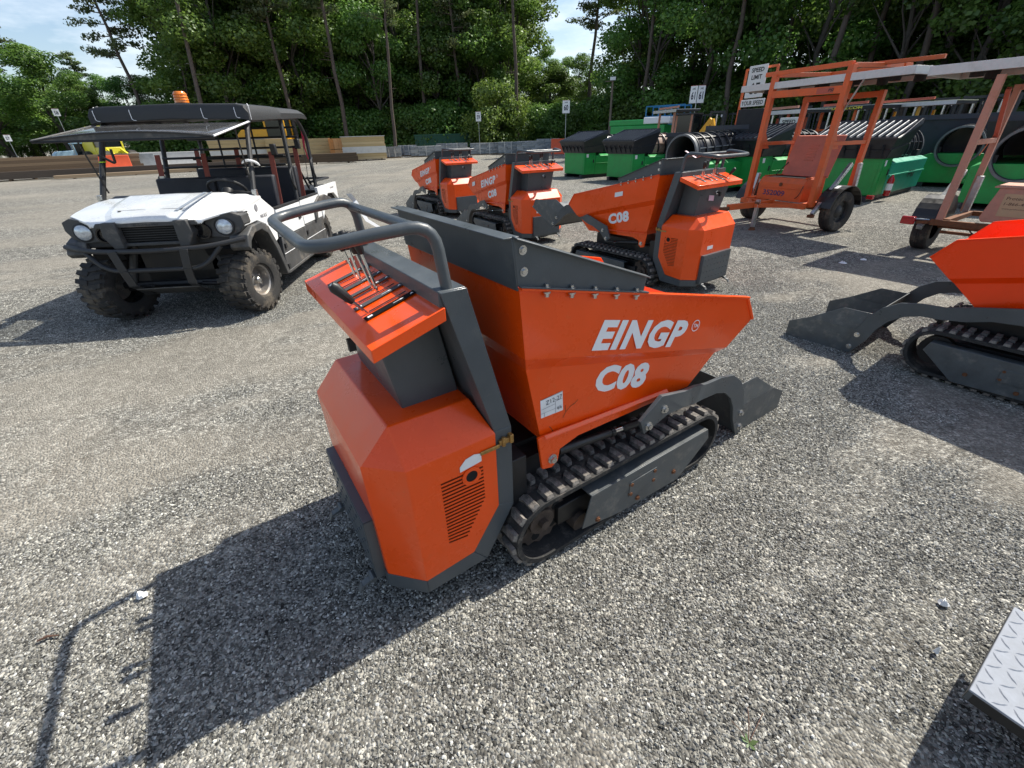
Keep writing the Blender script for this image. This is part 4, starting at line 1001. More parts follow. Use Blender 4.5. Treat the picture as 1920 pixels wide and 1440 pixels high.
def trailer1():
    t = thing('arrow_board_trailer', 'bright orange arrow board trailer numbered 352009 with its box lid open', 'trailer', TF, 'arrow board trailers')
    m = 't_orange'
    for s in (1,-1):
        trailer_wheel(t, .79*s, s); f = fender(t, .79, s)
        beam('side_rail', (.62,.55*s,.42),(-.62,.55*s,.42),.075,.075,m,t)
        a = beam('post', (.45,.62*s,.40),(.40,.62*s,2.33),.085,.085,m,t,up=(1,0,0)); b = beam('post', (-.46,.62*s,.42),(-.52,.62*s,2.03),.075,.075,m,t,up=(1,0,0))
        beam('tie_bar', (.42,.62*s,1.32),(-.50,.62*s,1.32),.055,.055,m,t)
        obj('gusset', MB().prismy([(.42,1.62),(.42,1.24),(.18,1.24)], .615*s, .625*s), m, t)
        beam('top_arm', (.40,.62*s,2.32),(-1.10,.56*s,2.36),.07,.06,m,t)
    beam('axle', (0,-.70,.33),(0,.70,.33),.06,.06,'rust',t)
    for x in (.58,-.58): beam('cross_rail', (x,-.62,.41),(x,.62,.41),.075,.075,m,t)
    beam('tongue', (.55,0,.42),(1.62,0,.42),.075,.09,m,t); 
    for s in (1,-1): beam('tongue_brace', (.58,.45*s,.41),(1.05,.03*s,.41),.05,.06,m,t)
    obj('coupler', MB().cyl((1.62,0,.40),(1.80,0,.40),.035,10).lathe([(0,.04),(.04,.035),(.05,0),(.045,-.03)],12,Matrix.Translation((1.80,0,.40))), 'rust', t)
    j = beam('jack', (1.0,.06,.50),(1.0,.06,.06),.055,.055,'galv',t,up=(1,0,0)); obj('jack_foot', MB().lathe([(0,.06),(.035,.06),(.06,0),(0,0)],12,Matrix.Translation((1.0,.06,0))), 'rust', j)
    obj('jack_arm', MB().tube([(1.0,.09,.45),(1.03,.02,.44)], .03, 8), 'rust', j)
    for p, q in (((.50,.72,.30),(-.16,.70,1.02)), ((-.40,.70,1.02),(-.42,.72,.48)), ((.30,-.66,.42),(.22,-.66,.84))): galv_leg(t, p, q)
    obj('stand_foot', MB().box((.52,.72,.275),(.06,.09,.045)), 'rust', t)
    # equipment box, open lid
    B = obj('equipment_box', MB().prismy([(.42,.44),(.42,.72),(.36,.80),(-.10,.80),(-.10,.44)], -.46, .40), m, t, .008)
    obj('box_opening', MB().box((.10,-.03,.8005),(.38,.78,.004)), 'hole', B)
    for x in (-.42,.36): obj('box_rim', MB().box((.12,x,.812),(.46,.03,.018)), m, B, .003)
    obj('box_fold', MB().box((.425,-.03,.645),(.012,.82,.014)), m, B, .003)
    obj('latch', MB().cyl((.42,-.02,.70),(.435,-.02,.70),.03,12), 'rust', B)
    obj('number', text_mesh('352009', (.4215,-.335,.515), (0,1,0), (0,0,1), .085, .42, bold=.02, depth=.001), 'purple_ink', B)
    L = obj('box_lid', MB().add([(-.12,-.46,.80),(-.12,.40,.80),(-.30,.40,1.42),(-.30,-.46,1.42),(-.14,-.46,.79),(-.14,.40,.79),(-.33,.40,1.43),(-.33,-.46,1.43)], [(0,1,2,3),(4,7,6,5),(0,4,5,1),(1,5,6,2),(2,6,7,3),(3,7,4,0)]), 't_lid', t, .004)
    lv = MB()
    for k in range(6): z = 1.05+k*.045; x = -.12-.18*(z-.80)/.62; lv.box((x+.004,-.06,z),(.012,.16,.014))
    o = obj('louvres', lv, 't_lid', L); o['kind'] = 'stuff'
    obj('lid_stay', MB().tube([(.10,-.40,.82),(-.20,-.42,1.02)], .009, 6), 'black', L)
    beam('header', (.42,-.66,2.05),(.42,.66,2.03),.05,.10,m,t); beam('header', (-.50,-.66,1.98),(-.50,.66,1.98),.05,.08,m,t)
    obj('maker_plate', MB().box((.447,.33,2.035),(.002,.26,.075)), 't_pink_red', t); obj('maker_lettering', text_mesh('PSI', (.4485,.38,2.015), (0,1,0), (0,0,1), .04, .085, shear=.2, bold=.03, depth=.0008), 'black', t)
    beam('top_bar', (.40,-.80,2.345),(.40,.62,2.345),.07,.06,m,t); beam('top_bar', (-.35,.45,2.37),(-.45,1.32,2.36),.06,.05,m,t); beam('top_bar',(-.9,-.62,2.36),(-.9,.62,2.36),.05,.05,m,t)
    bd = obj('arrow_board', MB().box((-.15,.115,2.20),(1.16,2.70,.012)), 'board_back', t)
    for x in (.43,-.73): obj('board_edge', MB().box((x,.115,2.175),(.025,2.70,.095)), 'alu', bd, .003)
    for y in (-1.235,1.465): obj('board_edge', MB().box((-.15,y,2.1745),(1.18,.024,.094)), 'alu', bd, .003)
    for i in range(5):
        for k in (-1,1): obj('lamp_hood', cached('lamp_hood', lambda: MB().lathe([(.07,-.10),(.075,0),(0,0)],12)), 'board_back', bd, M=Matrix.Translation((-.15+.3*k,-.9+i*.5,2.19)))
    obj('strut', MB().tube([(.44,.86,2.13),(.35,.58,1.62)], .012, 8), 'galv', t)
    obj('tail_lamp', MB().box((-.62,.90,.50),(.05,.10,.06)), 'red_lens', t, .005)
    obj('sticker', MB().quad((.26,.86,.690),(.17,.86,.722),(.17,.80,.722),(.26,.80,.690)), 'paper', t)
    obj('cable', MB().tube(rnd([(.43,.30,.50),(.47,.38,.55),(.43,.40,.70)],.05,3), .006, 6), 'black', t)
trailer1()
T2F = frame(6.36, 5.67, 33.8)
def trailer2():
    t = thing('arrow_board_trailer', 'faded pink arrow board trailer with a phone number on its box, by the right edge', 'trailer', T2F, 'arrow board trailers')
    m = 't_pink'
    for s in (1,-1):
        trailer_wheel(t, .80*s, s); fender(t, .80, s)
        beam('side_rail', (.60,.55*s,.44),(-.42,.55*s,.44),.07,.06,'rust',t)
        beam('post', (-.40,.62*s,.42),(-.40,.62*s,2.02),.075,.075,m,t,up=(1,0,0)); beam('post', (.55,.62*s,.46),(.50,.62*s,1.95),.065,.065,'t_pink_red' if s < 0 else m,t,up=(1,0,0))
        beam('tie_bar', (-.40,.62*s,1.34),(.52,.62*s,1.34),.05,.06,m,t); beam('brace', (.52,.62*s,1.34),(.10,.62*s,1.90),.045,.045,'t_pink_red',t)
    beam('cross_rail', (-.42,-.68,.42),(-.42,.70,.42),.06,.07,'rust',t); beam('cross_rail', (-.34,-.60,.30),(-.34,.58,.30),.035,.035,'rust',t); beam('cross_rail', (.58,-.62,.44),(.58,.62,.44),.06,.06,'rust',t); beam('axle', (0,-.70,.33),(0,.70,.33),.06,.06,'rust',t)
    B = obj('equipment_box', MB().prismx([(-.58,.47),(.24,.47),(.27,.52),(.20,.86),(-.58,.86)], -.38, .20), m, t, .008)
    obj('box_lip', MB().box((-.09,-.17,.868),(.60,.84,.018)), 't_pink', B, .003)
    sg = obj('sign_panel', MB().box((-.3825,-.13,.675),(.004,.52,.25)), 'tan_sign', B)
    for i, (s_, z, h, w) in enumerate((('Protection Services', .735,.035,.44), ('1-866-489-1234', .675,.032,.36), ('www.protectionservices.com', .625,.018,.36))):
        obj('sign_lettering', text_mesh(s_, (-.3848,.105,z), (0,-1,0), (0,0,1), h, w, shear=.1, bold=.004, depth=.0006), 'brown_ink', sg)
    obj('sign_logo', MB().prismx([(-.30,.60),(-.38,.60),(-.385,.70),(-.36,.71),(-.33,.68),(-.30,.67)], -.3857, -.3847), 'navy_ink', sg)
    for p, q in (((-.40,.80,.33),(.30,.74,.98)), ((.46,.58,.46),(.46,.58,.92))): galv_leg(t, p, q, .065)
    obj('tail_lamp', MB().box((-.46,.93,.42),(.06,.15,.10)), 'red_lens', t, .01); obj('lamp_wire', MB().tube([(-.43,.86,.44),(-.41,.72,.44)], .012, 6), 'steel', t)
    beam('lamp_arm', (-.44,.84,.40),(-.40,.66,.42),.03,.04,'rust',t)
    beam('header', (-.40,-.66,2.00),(-.40,.30,2.00),.05,.07,'t_orange',t); beam('header', (.50,-.66,1.92),(.50,.66,1.92),.05,.06,m,t)
    beam('top_arm', (-.46,-.15,2.16),(-.20,-.15,2.42),.09,.06,'t_pink_red',t); beam('top_arm', (-.42,-.25,2.17),(-.42,-.02,2.30),.09,.16,m,t); beam('top_bar', (-.2,-.15,2.42),(-.2,-1.2,2.42),.06,.05,'t_pink_red',t)
    bd = obj('arrow_board', MB().box((.12,-.09,2.14),(1.15,2.76,.012)), 'board_back', t)
    for x in (-.46,.70): obj('board_edge', MB().box((x,-.09,2.115),(.025,2.76,.10)), 'alu', bd, .003)
    for y in (-1.47,1.29): obj('board_edge', MB().box((.12,y,2.1145),(1.18,.024,.099)), 'alu', bd, .003)
    for i in range(5):
        for k in (-1,1): obj('lamp_hood', cached('lamp_hood', None), 'board_back', bd, M=Matrix.Translation((.12+.3*k,-1.1+i*.5,2.13)))
    obj('cable', MB().tube(rnd([(-.38,.30,.36),(-.36,.20,.26),(-.34,.05,.28),(-.34,-.1,.34)],.06,3), .008, 6), 'black', t)
    obj('ribbon', MB().quad((.50,.64,1.40),(.30,.66,1.16),(.28,.66,1.18),(.47,.64,1.42)), 't_orange', t)
trailer2()
# ================================================================ screening machines (trommels)
mat('green', (.014,.290,.058), .42, var=.15, vscale=4, dirt=(.05,.10,.05), dirt_amt=.2, dscale=5)
mat('teal', (.010,.30,.19), .42, var=.12, vscale=4, dirt=(.05,.12,.10), dirt_amt=.2, dscale=5)
mat('mblack', (.020,.022,.027), .42, var=.25, vscale=6, dirt=(.07,.065,.06), dirt_amt=.3, dscale=5)
mat('bar_metal', (.10,.11,.125), .35, .3, var=.2, vscale=9); mat('hoop', (.13,.14,.15), .45, .3, var=.25, vscale=6)
mat('navy', (.020,.026,.042), .42, var=.2, vscale=5)
mat('tanrust', (.34,.24,.19), .7, var=.25, vscale=12)
def trommel(F, label, side='green', drum='mblack', rev=False, sticker=True):
    t = thing('screening_machine', label, 'screening machine', F, 'green screening machines')
    W = 1.35; cy = W/2
    C = lambda name, key, fn, m, par=t, bevel=0: obj(name, cached('tro_'+key, fn), m, par, bevel)
    b = C('engine_bay', 'bay', lambda: MB().box((.275,cy,.52),(.55,W,.78)), 'green', t, .012)
    for x0, x1 in ((.10,.90),): C('side_door', 'door', lambda: MB().box((.275,-.003,.50),(.44,.012,.62)), 'green', b, .004)
    C('front_door', 'fdoor', lambda: MB().box((-.003,cy,.50),(.012,1.22,.66)), 'green', b, .004)
    C('door_latch', 'latch', lambda: MB().box((.45,-.014,.60),(.05,.02,.12)), 'mblack', b, .003)
    d = obj('deck', cached('tro_deck', lambda: MB().prismx([(0,.12),(W,.12),(W+.02,.78),(W-.12,.84),(.12,.84),(-.02,.78)], .56, 3.05)), side, t, .01)
    C('deck_fold', 'fold', lambda: MB().box((1.80,-.026,.52),(2.45,.03,.03)), side, d, .004) if side == 'green' else obj('deck_fold', cached('tro_fold', None), side, d, .004)
    for y in (.15, W-.15): C('skid', 'skid%d' % (y > .5), lambda: MB().box((1.5,y,.06),(3.1,.14,.12)), 'mblack', t)
    # receiving hopper with a grid of bars
    def hop():
        mb = MB(); a = [(-.04,-.02),(.86,-.02),(.86,W+.02),(-.04,W+.02)]; lo = [(.0,.12),(.92,.12),(.92,W-.12),(.0,W-.12)]
        zt = [1.30,1.56,1.56,1.30]; ex = [(-.18,-.16),(.96,-.20),(.96,W+.20),(-.18,W+.16)]
        B = [V((x,y,.915)) for x, y in a]; T = [V((x,y,z)) for (x,y), z in zip(ex, zt)]; M_ = [p.lerp(q,.42) for p, q in zip(B, T)]
        for i in range(4):
            j = (i+1) % 4; mb.quad(B[i],B[j],M_[j],M_[i]); mb.quad(M_[i],M_[j],T[j],T[i])
        mb.quad(*B)
        return mb
    h = obj('feed_hopper', cached('tro_hop', hop, smooth=0), 'mblack', t, solid=.02)
    for s in (0,1):
        y = -.19 if s == 0 else W+.19; C('hopper_cheek', 'cheek%d' % s, lambda: MB().prismy([(-.18,1.30),(.96,1.56),(.96,1.66),(.86,1.66)], y-.01, y+.01), 'navy', h)
    C('hopper_back', 'hback', lambda: MB().box((.96,cy,1.60),(.02,1.74,.13)), 'navy', h)
    n = 12
    for i in range(n):
        y = -.15+(W+.30)*(i+.5)/n; me = cached('tro_bar', lambda: MB().bar((-.19,0,1.325),(.90,0,1.61),.022,.05)); obj('grid_bar', me, 'alu' if side != 'green' else 'bar_metal', h, M=Matrix.Translation((0,y,0)))
    C('front_bar', 'fbar', lambda: MB().bar((-.19,-.16,1.30),(-.19,W+.16,1.30),.03,.04), 'mblack', h)
    for i in range(6): obj('hopper_rib', cached('tro_rib', lambda: MB().bar((-.03,0,.93),(-.17,0,1.16),.02,.05,up=(1,0,0))), 'mblack', h, M=Matrix.Translation((-.02,.05+i*.25,0)))
    # drum: skin, rings, end hoop
    DM = Matrix.Translation((.98,cy,1.06)) @ Matrix.Rotation(radians(91.5),4,'Y')
    def skin():
        mb = MB(); mb.lathe([(.44,z) for z in (0,.5,1.0,1.5,2.15)], 32, DM); return mb
    dm = obj('drum', cached('tro_skin', skin), drum, t, solid=.01)
    for i in range(7): obj('drum_ring', cached('tro_ring', lambda: MB().lathe([(.455,-.02),(.495,-.02),(.495,.02),(.455,.02),(.455,-.02)],32,Matrix.Rotation(radians(91.5),4,'Y'))), 'mblack', dm, M=Matrix.Translation((1.04+i*.335,cy,1.06-i*.008)))
    for i in range(10):
        a = 2*pi*i/10; obj('drum_bar', cached('tro_dbar', lambda: MB().box((0,0,1.07),(.035,.025,2.15))), 'tanrust' if drum != 'mblack' else 'hoop' if i % 3 == 0 else 'mblack', dm, M=DM @ Matrix.Rotation(a,4,'Z') @ Matrix.Translation((.462,0,0)))
    C('end_hoop', 'hoop', lambda: MB().lathe([(.44,2.08),(.485,2.08),(.485,2.20),(.44,2.20),(.44,2.08)],32,DM), 'hoop' if drum == 'mblack' else 'tanrust', dm)
    for y in (.22,W-.22): C('drum_stand', 'stand%d' % (y > .5), lambda: MB().box((2.75,y,.90),(.20,.16,.16)), 'mblack', t)
    if sticker: C('label', 'stick', lambda: MB().box((.15,-.0035,.80),(.10,.014,.12)), 'paper', b)
    return t
trommel(frame(3.14,19.38,28), 'green screening machine at the far end of the row, beside the lane 60 sign')
trommel(frame(4.48,17.15,28), 'green screening machine with a rusty tan drum, second from the far end', drum='tanrust')
trommel(frame(6.88,13.10,30), 'green screening machine hidden halfway behind the orange trailer, its bar grid beside the speed sign')
t4 = trommel(frame(8.44,10.78,35.6), 'screening machine with a teal deck, standing right behind the orange trailer wheel', side='teal')
obj('maker_lettering', text_mesh('PSI', (1.9,-.03,.40), (1,0,0), (0,0,1), .16, .40, bold=.03, depth=.004), 'mblack', t4)
fe = obj('fire_extinguisher', MB().lathe([(0,0),(.06,0),(.065,.02),(.065,.34),(.03,.40),(.02,.44),(0,.44)], 14, Matrix.Translation((.35,-.16,.12))), 'red_lens', t4); obj('extinguisher_label', MB().lathe([(.0662,.12),(.0662,.26)], 14, Matrix.Translation((.35,-.16,.12))), 'paper', fe)
def rev_trommel(c, deg, label):
    """drum mouth (local x 3.18) towards the camera; c its mouth centre on the ground"""
    a = radians(deg); F = frame(c[0]-3.18*cos(a)+.675*sin(a), c[1]-3.18*sin(a)-.675*cos(a), deg)
    return trommel(F, label, sticker=False)
_p = atz(1276, 289, 1.02); rev_trommel(_p, 214, 'screening machine whose black drum mouth shows above the hopper of the raised-scoop dumper')
_d = ray(1790, 294); _d = _d*(17.6/sqrt(_d.x**2+_d.y**2)); rev_trommel(_d, 222, 'screening machine with its open black drum framed by the pink trailer posts')
_d = ray(1905, 330); _d = _d*(13.2/sqrt(_d.x**2+_d.y**2)); rev_trommel(_d, 222, 'screening machine cut off by the right edge, its dark drum above the pink box')
# ================================================================ far side of the yard
mat('speed_white', (.70,.70,.68), .5, var=.04, vscale=4); mat('sign_black', (.015,.015,.015), .5); mat('yellow', (.75,.37,.02), .4, var=.1, vscale=4); mat('lemon', (.70,.62,.05), .4)
mat('pale_blue', (.30,.45,.55), .5)
mat('blue', (.03,.17,.38), .45, var=.1, vscale=4); mat('wood_tan', (.50,.36,.17), .7, var=.12, vscale=2.5, dirt=(.62,.52,.36), dirt_amt=.3, dscale=2); mat('wrap', (.62,.60,.55), .35, var=.1, vscale=3)
mat('wood_brown', (.090,.060,.036), .85, var=.25, vscale=3, dirt=(.20,.15,.10), dirt_amt=.25, dscale=3); mat('wood_orange', (.58,.24,.07), .75, var=.2, vscale=3); mat('steel_dark', (.055,.050,.046), .6, .2, var=.25, vscale=3)
mat('slate', (.23,.25,.265), .75, var=.2, vscale=5, bump=.3, bscale=20); mat('slate_light', (.33,.345,.35), .75, var=.2, vscale=6, bump=.3, bscale=20); mat('pallet', (.30,.22,.14), .85, var=.2, vscale=6); mat('barrier_orange', (.75,.10,.03), .5, var=.1, vscale=3); mat('concrete', (.46,.46,.45), .85, var=.12, vscale=4)
mat('dump_green', (.010,.085,.045), .5, var=.15, vscale=2); mat('pole_wood', (.19,.15,.115), .85, var=.2, vscale=4); mat('cream', (.70,.66,.42), .5, var=.05, vscale=3); mat('glass_dark', (.012,.016,.018), .08)
mat('wood_tan2', (.60,.45,.24), .7, var=.12, vscale=2.5); mat('wood_brown2', (.150,.105,.065), .85, var=.25, vscale=3); mat('wood_orange2', (.66,.34,.14), .75, var=.15, vscale=3); mat('steel_dark2', (.085,.065,.05), .65, .2, var=.25, vscale=3)
def at(u, dist, z=0.0, v=None):
    """ground point dist metres from the camera in the direction of photo column u (taken at the horizon)"""
    hv = 286-(286-226)*u/1920.0; r = ray(u, hv); k = dist/sqrt(r.x*r.x+r.y*r.y); return V((r.x*k, r.y*k, z))
def face_cam(p, extra=0.0): return math.degrees(atan2(-p.y, -p.x)) + extra
# ---- lane signs
def lane_sign(u, d, zc, number, label, two=False, hs=.50, ws=.36, tilt=0.0):
    p = at(u, d); t = thing('lane_sign', label, 'sign', frame(p.x, p.y, face_cam(p)), 'numbered lane signs')
    obj('pole', MB().tube([(0,0,0),(0,0,zc)], .022, 8), 'galv', t)
    for k, a in enumerate(((-24, 24) if two else (tilt,))):
        R = Matrix.Translation((0,0,zc)) @ Matrix.Rotation(radians(a),4,'Z') @ Matrix.Translation((.05,(ws/2*(1 if k else -1) if two else 0),0))
        pn = obj('panel', MB().box((0,0,0),(.02,ws,hs)), 'white', t, M=R)
        w = ws*.60
        obj('digits', text_mesh(number, (.0105,-w/2,-hs*.30), (0,1,0), (0,0,1), hs*.46, w, bold=.03, depth=.002), 'ink', pn)
        obj('lane_word', text_mesh('LANE', (.0105,-w*.36,hs*.27), (0,1,0), (0,0,1), hs*.11, w*.72, bold=.02, depth=.002), 'ink', pn)
        obj('border', MB().box((.0105,0,hs*.49),(.004,ws,hs*.02)), 'red_lens', pn)
    return t
lane_sign(28, 62, 2.6, '57', 'white lane sign low at the far left edge, by the timber stack', hs=.5, ws=.42)
lane_sign(138, 55, 4.2, '58', 'white lane sign just above the raised windscreen of the white vehicle', hs=.5, ws=.42)
lane_sign(899, 50, 3.32, '59', 'white lane sign numbered 59 beside the green roll-off container', hs=.80, ws=.50)
lane_sign(1060, 40, 3.42, '60', 'white lane sign numbered 60 standing before dark trees', hs=.85, ws=.55)
lane_sign(1297, 30, 3.26, '61', 'pair of white lane panels numbered 61 on one pole', two=True, hs=.80, ws=.38)
# ---- lamp pole
p = at(1142, 47); t = thing('lamp_pole', 'tall wooden pole with one floodlight before the dark trees', 'lamp pole', frame(p.x, p.y, face_cam(p)))
obj('pole', MB().tube([(0,0,0),(0,0,5.62)], [.12,.085], 10), 'pole_wood', t); fl = obj('floodlight', MB().box((.14,0,5.66),(.24,.50,.28)), 'steel', t, .03); obj('lens', MB().box((.265,0,5.65),(.01,.42,.20)), 'paper', fl); obj('bracket', MB().box((0,-.35,5.50),(.06,.6,.06)), 'pole_wood', t)
# ---- roll-off container
p = at(840, 58); F = frame(p.x, p.y, face_cam(p, 90)); t = thing('roll_off_container', 'long dark green steel roll-off container under the trees', 'container', F)
b = obj('body', MB().box((0,0,1.05),(7.4,2.3,1.7)), 'dump_green', t, .02)
for i in range(14): obj('rib', MB().box((-3.4+i*.523,-1.20,1.05),(.10,.12,1.6)), 'dump_green', b)
obj('top_rail', MB().box((0,-1.19,1.93),(7.5,.12,.12)), 'dump_green', b); obj('decal', MB().box((2.55,-1.262,1.35),(.35,.004,.22)), 'paper', b); obj('decal', MB().box((2.95,-1.262,1.1),(.14,.004,.5)), 'paper', b)
obj('rails', MB().box((0,0,.10),(7.2,1.2,.20)), 'mblack', t)
# ---- stone pallets
RS = random.Random(4)
def stone_pallet(u, d, w, h, label, m='slate', dep=1.1, turn=0.0, straps=2):
    p = at(u, d); t = thing('stone_pallet', label, 'stone pallet', frame(p.x, p.y, face_cam(p, 90+turn)), 'pallets of cut stone')
    for k in range(3): obj('pallet_board', cached('pal_runner', lambda: MB().box((0,0,.05),(1,.10,.10))), 'pallet', t, M=Matrix.Translation((0,-dep/2+.1+k*(dep/2-.1),0)) @ Matrix.Diagonal((w,1,1,1)))
    h *= .72
    n = max(4, int(h/.13))
    for i in range(n):
        x = 0
        while x < w-.01:
            l = min(RS.uniform(.35,.75), w-x)
            if w-x-l < .18: l = w-x
            obj('stone', cached('pal_stone%d' % RS.randrange(4), lambda: stone_block()), m if RS.random() < .6 else ('slate_light' if m == 'slate' else 'slate'), t, M=Matrix.Translation((-w/2+x+l/2, RS.uniform(-.03,.03), .12+(i+.5)*h/n)) @ Matrix.Diagonal((l*.985,dep,h/n*.95,1)))
            x += l
    for k in range(straps): obj('strap', MB().box((-w/2+w*(k+1)/(straps+1),-dep/2-.035,.1+h/2),(.06,.01,h+.02)), 'wrap', t)
    return t
def stone_block():
    R = random.Random(len(CACHE)); mb = MB(); mb.box((0,0,0),(1,1,1)); mb.v = [(x+R.uniform(-.03,.03), y+R.uniform(-.03,.03), z+R.uniform(-.03,.03)) for x, y, z in mb.v]; return mb
stone_pallet(731, 50, 1.75, 1.20, 'low grey stone pallet right beside the wrapped plywood bundle', turn=4)
stone_pallet(752, 55, .85, 1.25, 'narrow stone pallet second along from the wrapped plywood bundle', 'slate_light')
stone_pallet(768, 54, 1.3, 1.25, 'stone pallet third along from the wrapped plywood bundle', 'slate_light')
stone_pallet(797, 50, 3.0, 1.15, 'long grey stone pallet in front of the left end of the green container', straps=1)
stone_pallet(846, 53, 3.3, 1.35, 'long stone pallet in front of the right end of the green container')
stone_pallet(908, 50, 2.9, 1.30, 'banded stone pallet beneath the lane 59 sign', 'slate_light')
stone_pallet(952, 49, 1.9, 1.35, 'banded stone pallet just left of the thin bare pine', straps=2)
stone_pallet(995, 47, 2.6, 1.40, 'rough dark stone pallet just right of the thin bare pine', straps=0)
stone_pallet(1028, 52, 2.4, 1.55, 'tall stone pallet beside the orange barrier near the machines', 'slate_light', straps=0)
def barrier(u, d, L, h, m, label, turn=0.0):
    p = at(u, d); t = thing('road_barrier', label, 'barrier', frame(p.x, p.y, face_cam(p, 90+turn)), 'road barriers')
    obj('body', MB().prismx([(-.30,0),(.30,0),(.28,.16),(.12,.40),(.09,h),(-.09,h),(-.12,.40),(-.28,.16)], -L/2, L/2), m, t, .02); obj('foot', MB().box((0,0,.04),(L*.8,.64,.06)), m, t)
barrier(1048, 46, 1.4, 1.25, 'barrier_orange', 'orange plastic barrier right of the stone pallets'); barrier(908, 57, 1.8, 1.65, 'barrier_orange', 'orange plastic barrier showing over the stones beside the green container')
barrier(200, 43, 2.0, 1.15, 'barrier_orange', 'orange barrier seen through the white vehicle windscreen frame'); barrier(235, 44, 2.9, 1.2, 'slate', 'grey concrete barrier between the orange and white barriers'); barrier(272, 45, 2.2, 1.25, 'concrete', 'white barrier right of the grey concrete barrier'); barrier(330, 47, 3.2, 1.2, 'concrete', 'pale barrier seen through the white vehicle seats')
# ---- timber
def board_stack(u, d, L, w, h, rows, cols, m, label, turn=0.0, name='timber_stack', z0=.12, wrapm=None, vary=.03):
    p = at(u, d); t = thing(name, label, 'timber stack', frame(p.x, p.y, face_cam(p, 90+turn)), 'stacks of timber')
    for k in range(3): obj('bearer', MB().box((-L*.38+k*L*.38,0,z0/2),(.12,w,z0)), 'wood_brown', t)
    bh, bw = h/rows, w/cols
    for i in range(rows):
        for j in range(cols):
            if 0 < i < rows-1 and 0 < j < cols-1: continue
            obj('board', cached('board_unit', lambda: MB().box((0,0,0),(1,1,1))), RS.choice((m,m,m+'2')) if m+'2' in MATS else m, t, M=Matrix.Translation((RS.uniform(-vary,vary)*L*.3, -w/2+(j+.5)*bw, z0+(i+.5)*bh)) @ Matrix.Diagonal((L*(1-RS.random()*vary),bw*.97,bh*.95,1)))
    if wrapm: obj('wrapping', MB().box((0,0,z0+h*.42),(L*1.006,w*1.012,h*.30)), wrapm, t); obj('top_sheet', MB().box((0,0,z0+h+.03),(L*1.02,w*1.02,.05)), wrapm, t)
    return t
board_stack(681, 47, 3.7, 2.4, 1.75, 9, 3, 'wood_tan', 'big tan plywood bundle wrapped in clear film by the stone pallets', wrapm='wrap')
board_stack(630, 47.5, 2.0, 1.2, 1.70, 2, 3, 'wood_orange', 'bundle of orange stained boards beside the big tan bundle', turn=88)
board_stack(560, 49, 5.4, 2.2, 1.75, 6, 3, 'wood_tan', 'tan lumber bundle seen behind the white vehicle cargo bed', wrapm=None)
board_stack(465, 50, 6.0, 2.2, 1.80, 6, 3, 'wood_tan', 'wrapped lumber bundle seen through the white vehicle roof posts', wrapm='wrap')
board_stack(585, 43, 6.6, .9, .62, 3, 2, 'wood_brown', 'long brown timbers lying in front of the tan lumber bundle'); board_stack(632, 45, 2.6, .8, .55, 2, 2, 'wood_brown', 'short brown timbers at the right end of the long ones', z0=.1)
board_stack(475, 44, 6.2, .9, .75, 3, 2, 'wood_brown', 'brown timbers on the ground behind the white vehicle seats')
board_stack(40, 43, 11.5, 1.2, 1.12, 7, 3, 'wood_brown', 'tall stack of long dark timbers at the far left edge', turn=6); board_stack(128, 46, 5.5, 1.2, .95, 5, 3, 'wood_brown', 'stack of short timbers just right of the long dark ones')
board_stack(250, 41, 17.0, .5, .42, 1, 2, 'steel_dark', 'long dark steel beams lying before the barriers', name='steel_beams', z0=.1, vary=.01, turn=-3); board_stack(235, 40, 8, .6, .18, 1, 3, 'pallet', 'low pile of boards before the dark steel beams', z0=.05)
# ---- wheel loader and diggers on the left
def loader(u, d, label, m='yellow', turn=0.0, s=1.0):
    p = at(u, d); t = thing('wheel_loader', label, 'wheel loader', frame(p.x, p.y, face_cam(p, turn)) @ Matrix.Scale(s,4), 'construction machines on the left')
    obj('engine_hood', MB().prismy([(-3.0,1.0),(-3.0,2.0),(-2.6,2.35),(-.6,2.45),(-.6,1.0)], -.8, .8), m, t, .06); obj('chassis', MB().box((-.6,0,.95),(5.0,1.1,.5)), 'mblack', t)
    c = obj('cab', MB().box((.1,0,2.2),(1.5,1.5,1.9)), 'glass_dark', t, .04)
    for x in (-.65,.85):
        for y in (-.75,.75): obj('cab_post', MB().box((x,y,2.25),(.12,.12,1.9)), m, c)
    obj('cab_roof', MB().box((.1,0,3.25),(1.8,1.7,.14)), m, c, .04); obj('cab_skirt', MB().box((.1,0,1.5),(1.56,1.56,.5)), m, c, .03)
    for x in (-2.0,1.5):
        for y in (-.95,.95): w = obj('wheel', MB().lathe([(.35,-.25),(.70,-.27),(.75,-.1),(.75,.1),(.70,.27),(.35,.25),(.3,.1),(0,.1)],20,Matrix.Translation((x,y,.75)) @ Matrix.Rotation(pi/2,4,'X')), 'tyre', t)
    for y in (-.5,.5): obj('lift_arm', MB().bar((.9,y,1.5),(2.8,y,.7),.14,.35), m, t)
    obj('bucket', MB().prismy([(2.7,.15),(2.6,.9),(2.9,1.2),(3.1,.6),(3.7,.12)], -1.2, 1.2), m, t)
loader(527, 54.5, 'yellow wheel loader behind the lumber bundles', turn=70, s=1.18); loader(205, 53, 'pale yellow machine cab seen under the raised windscreen', 'lemon', turn=20, s=.95)
loader(150, 56, 'pale blue machine behind the timber at the left', 'pale_blue', turn=100, s=.62)
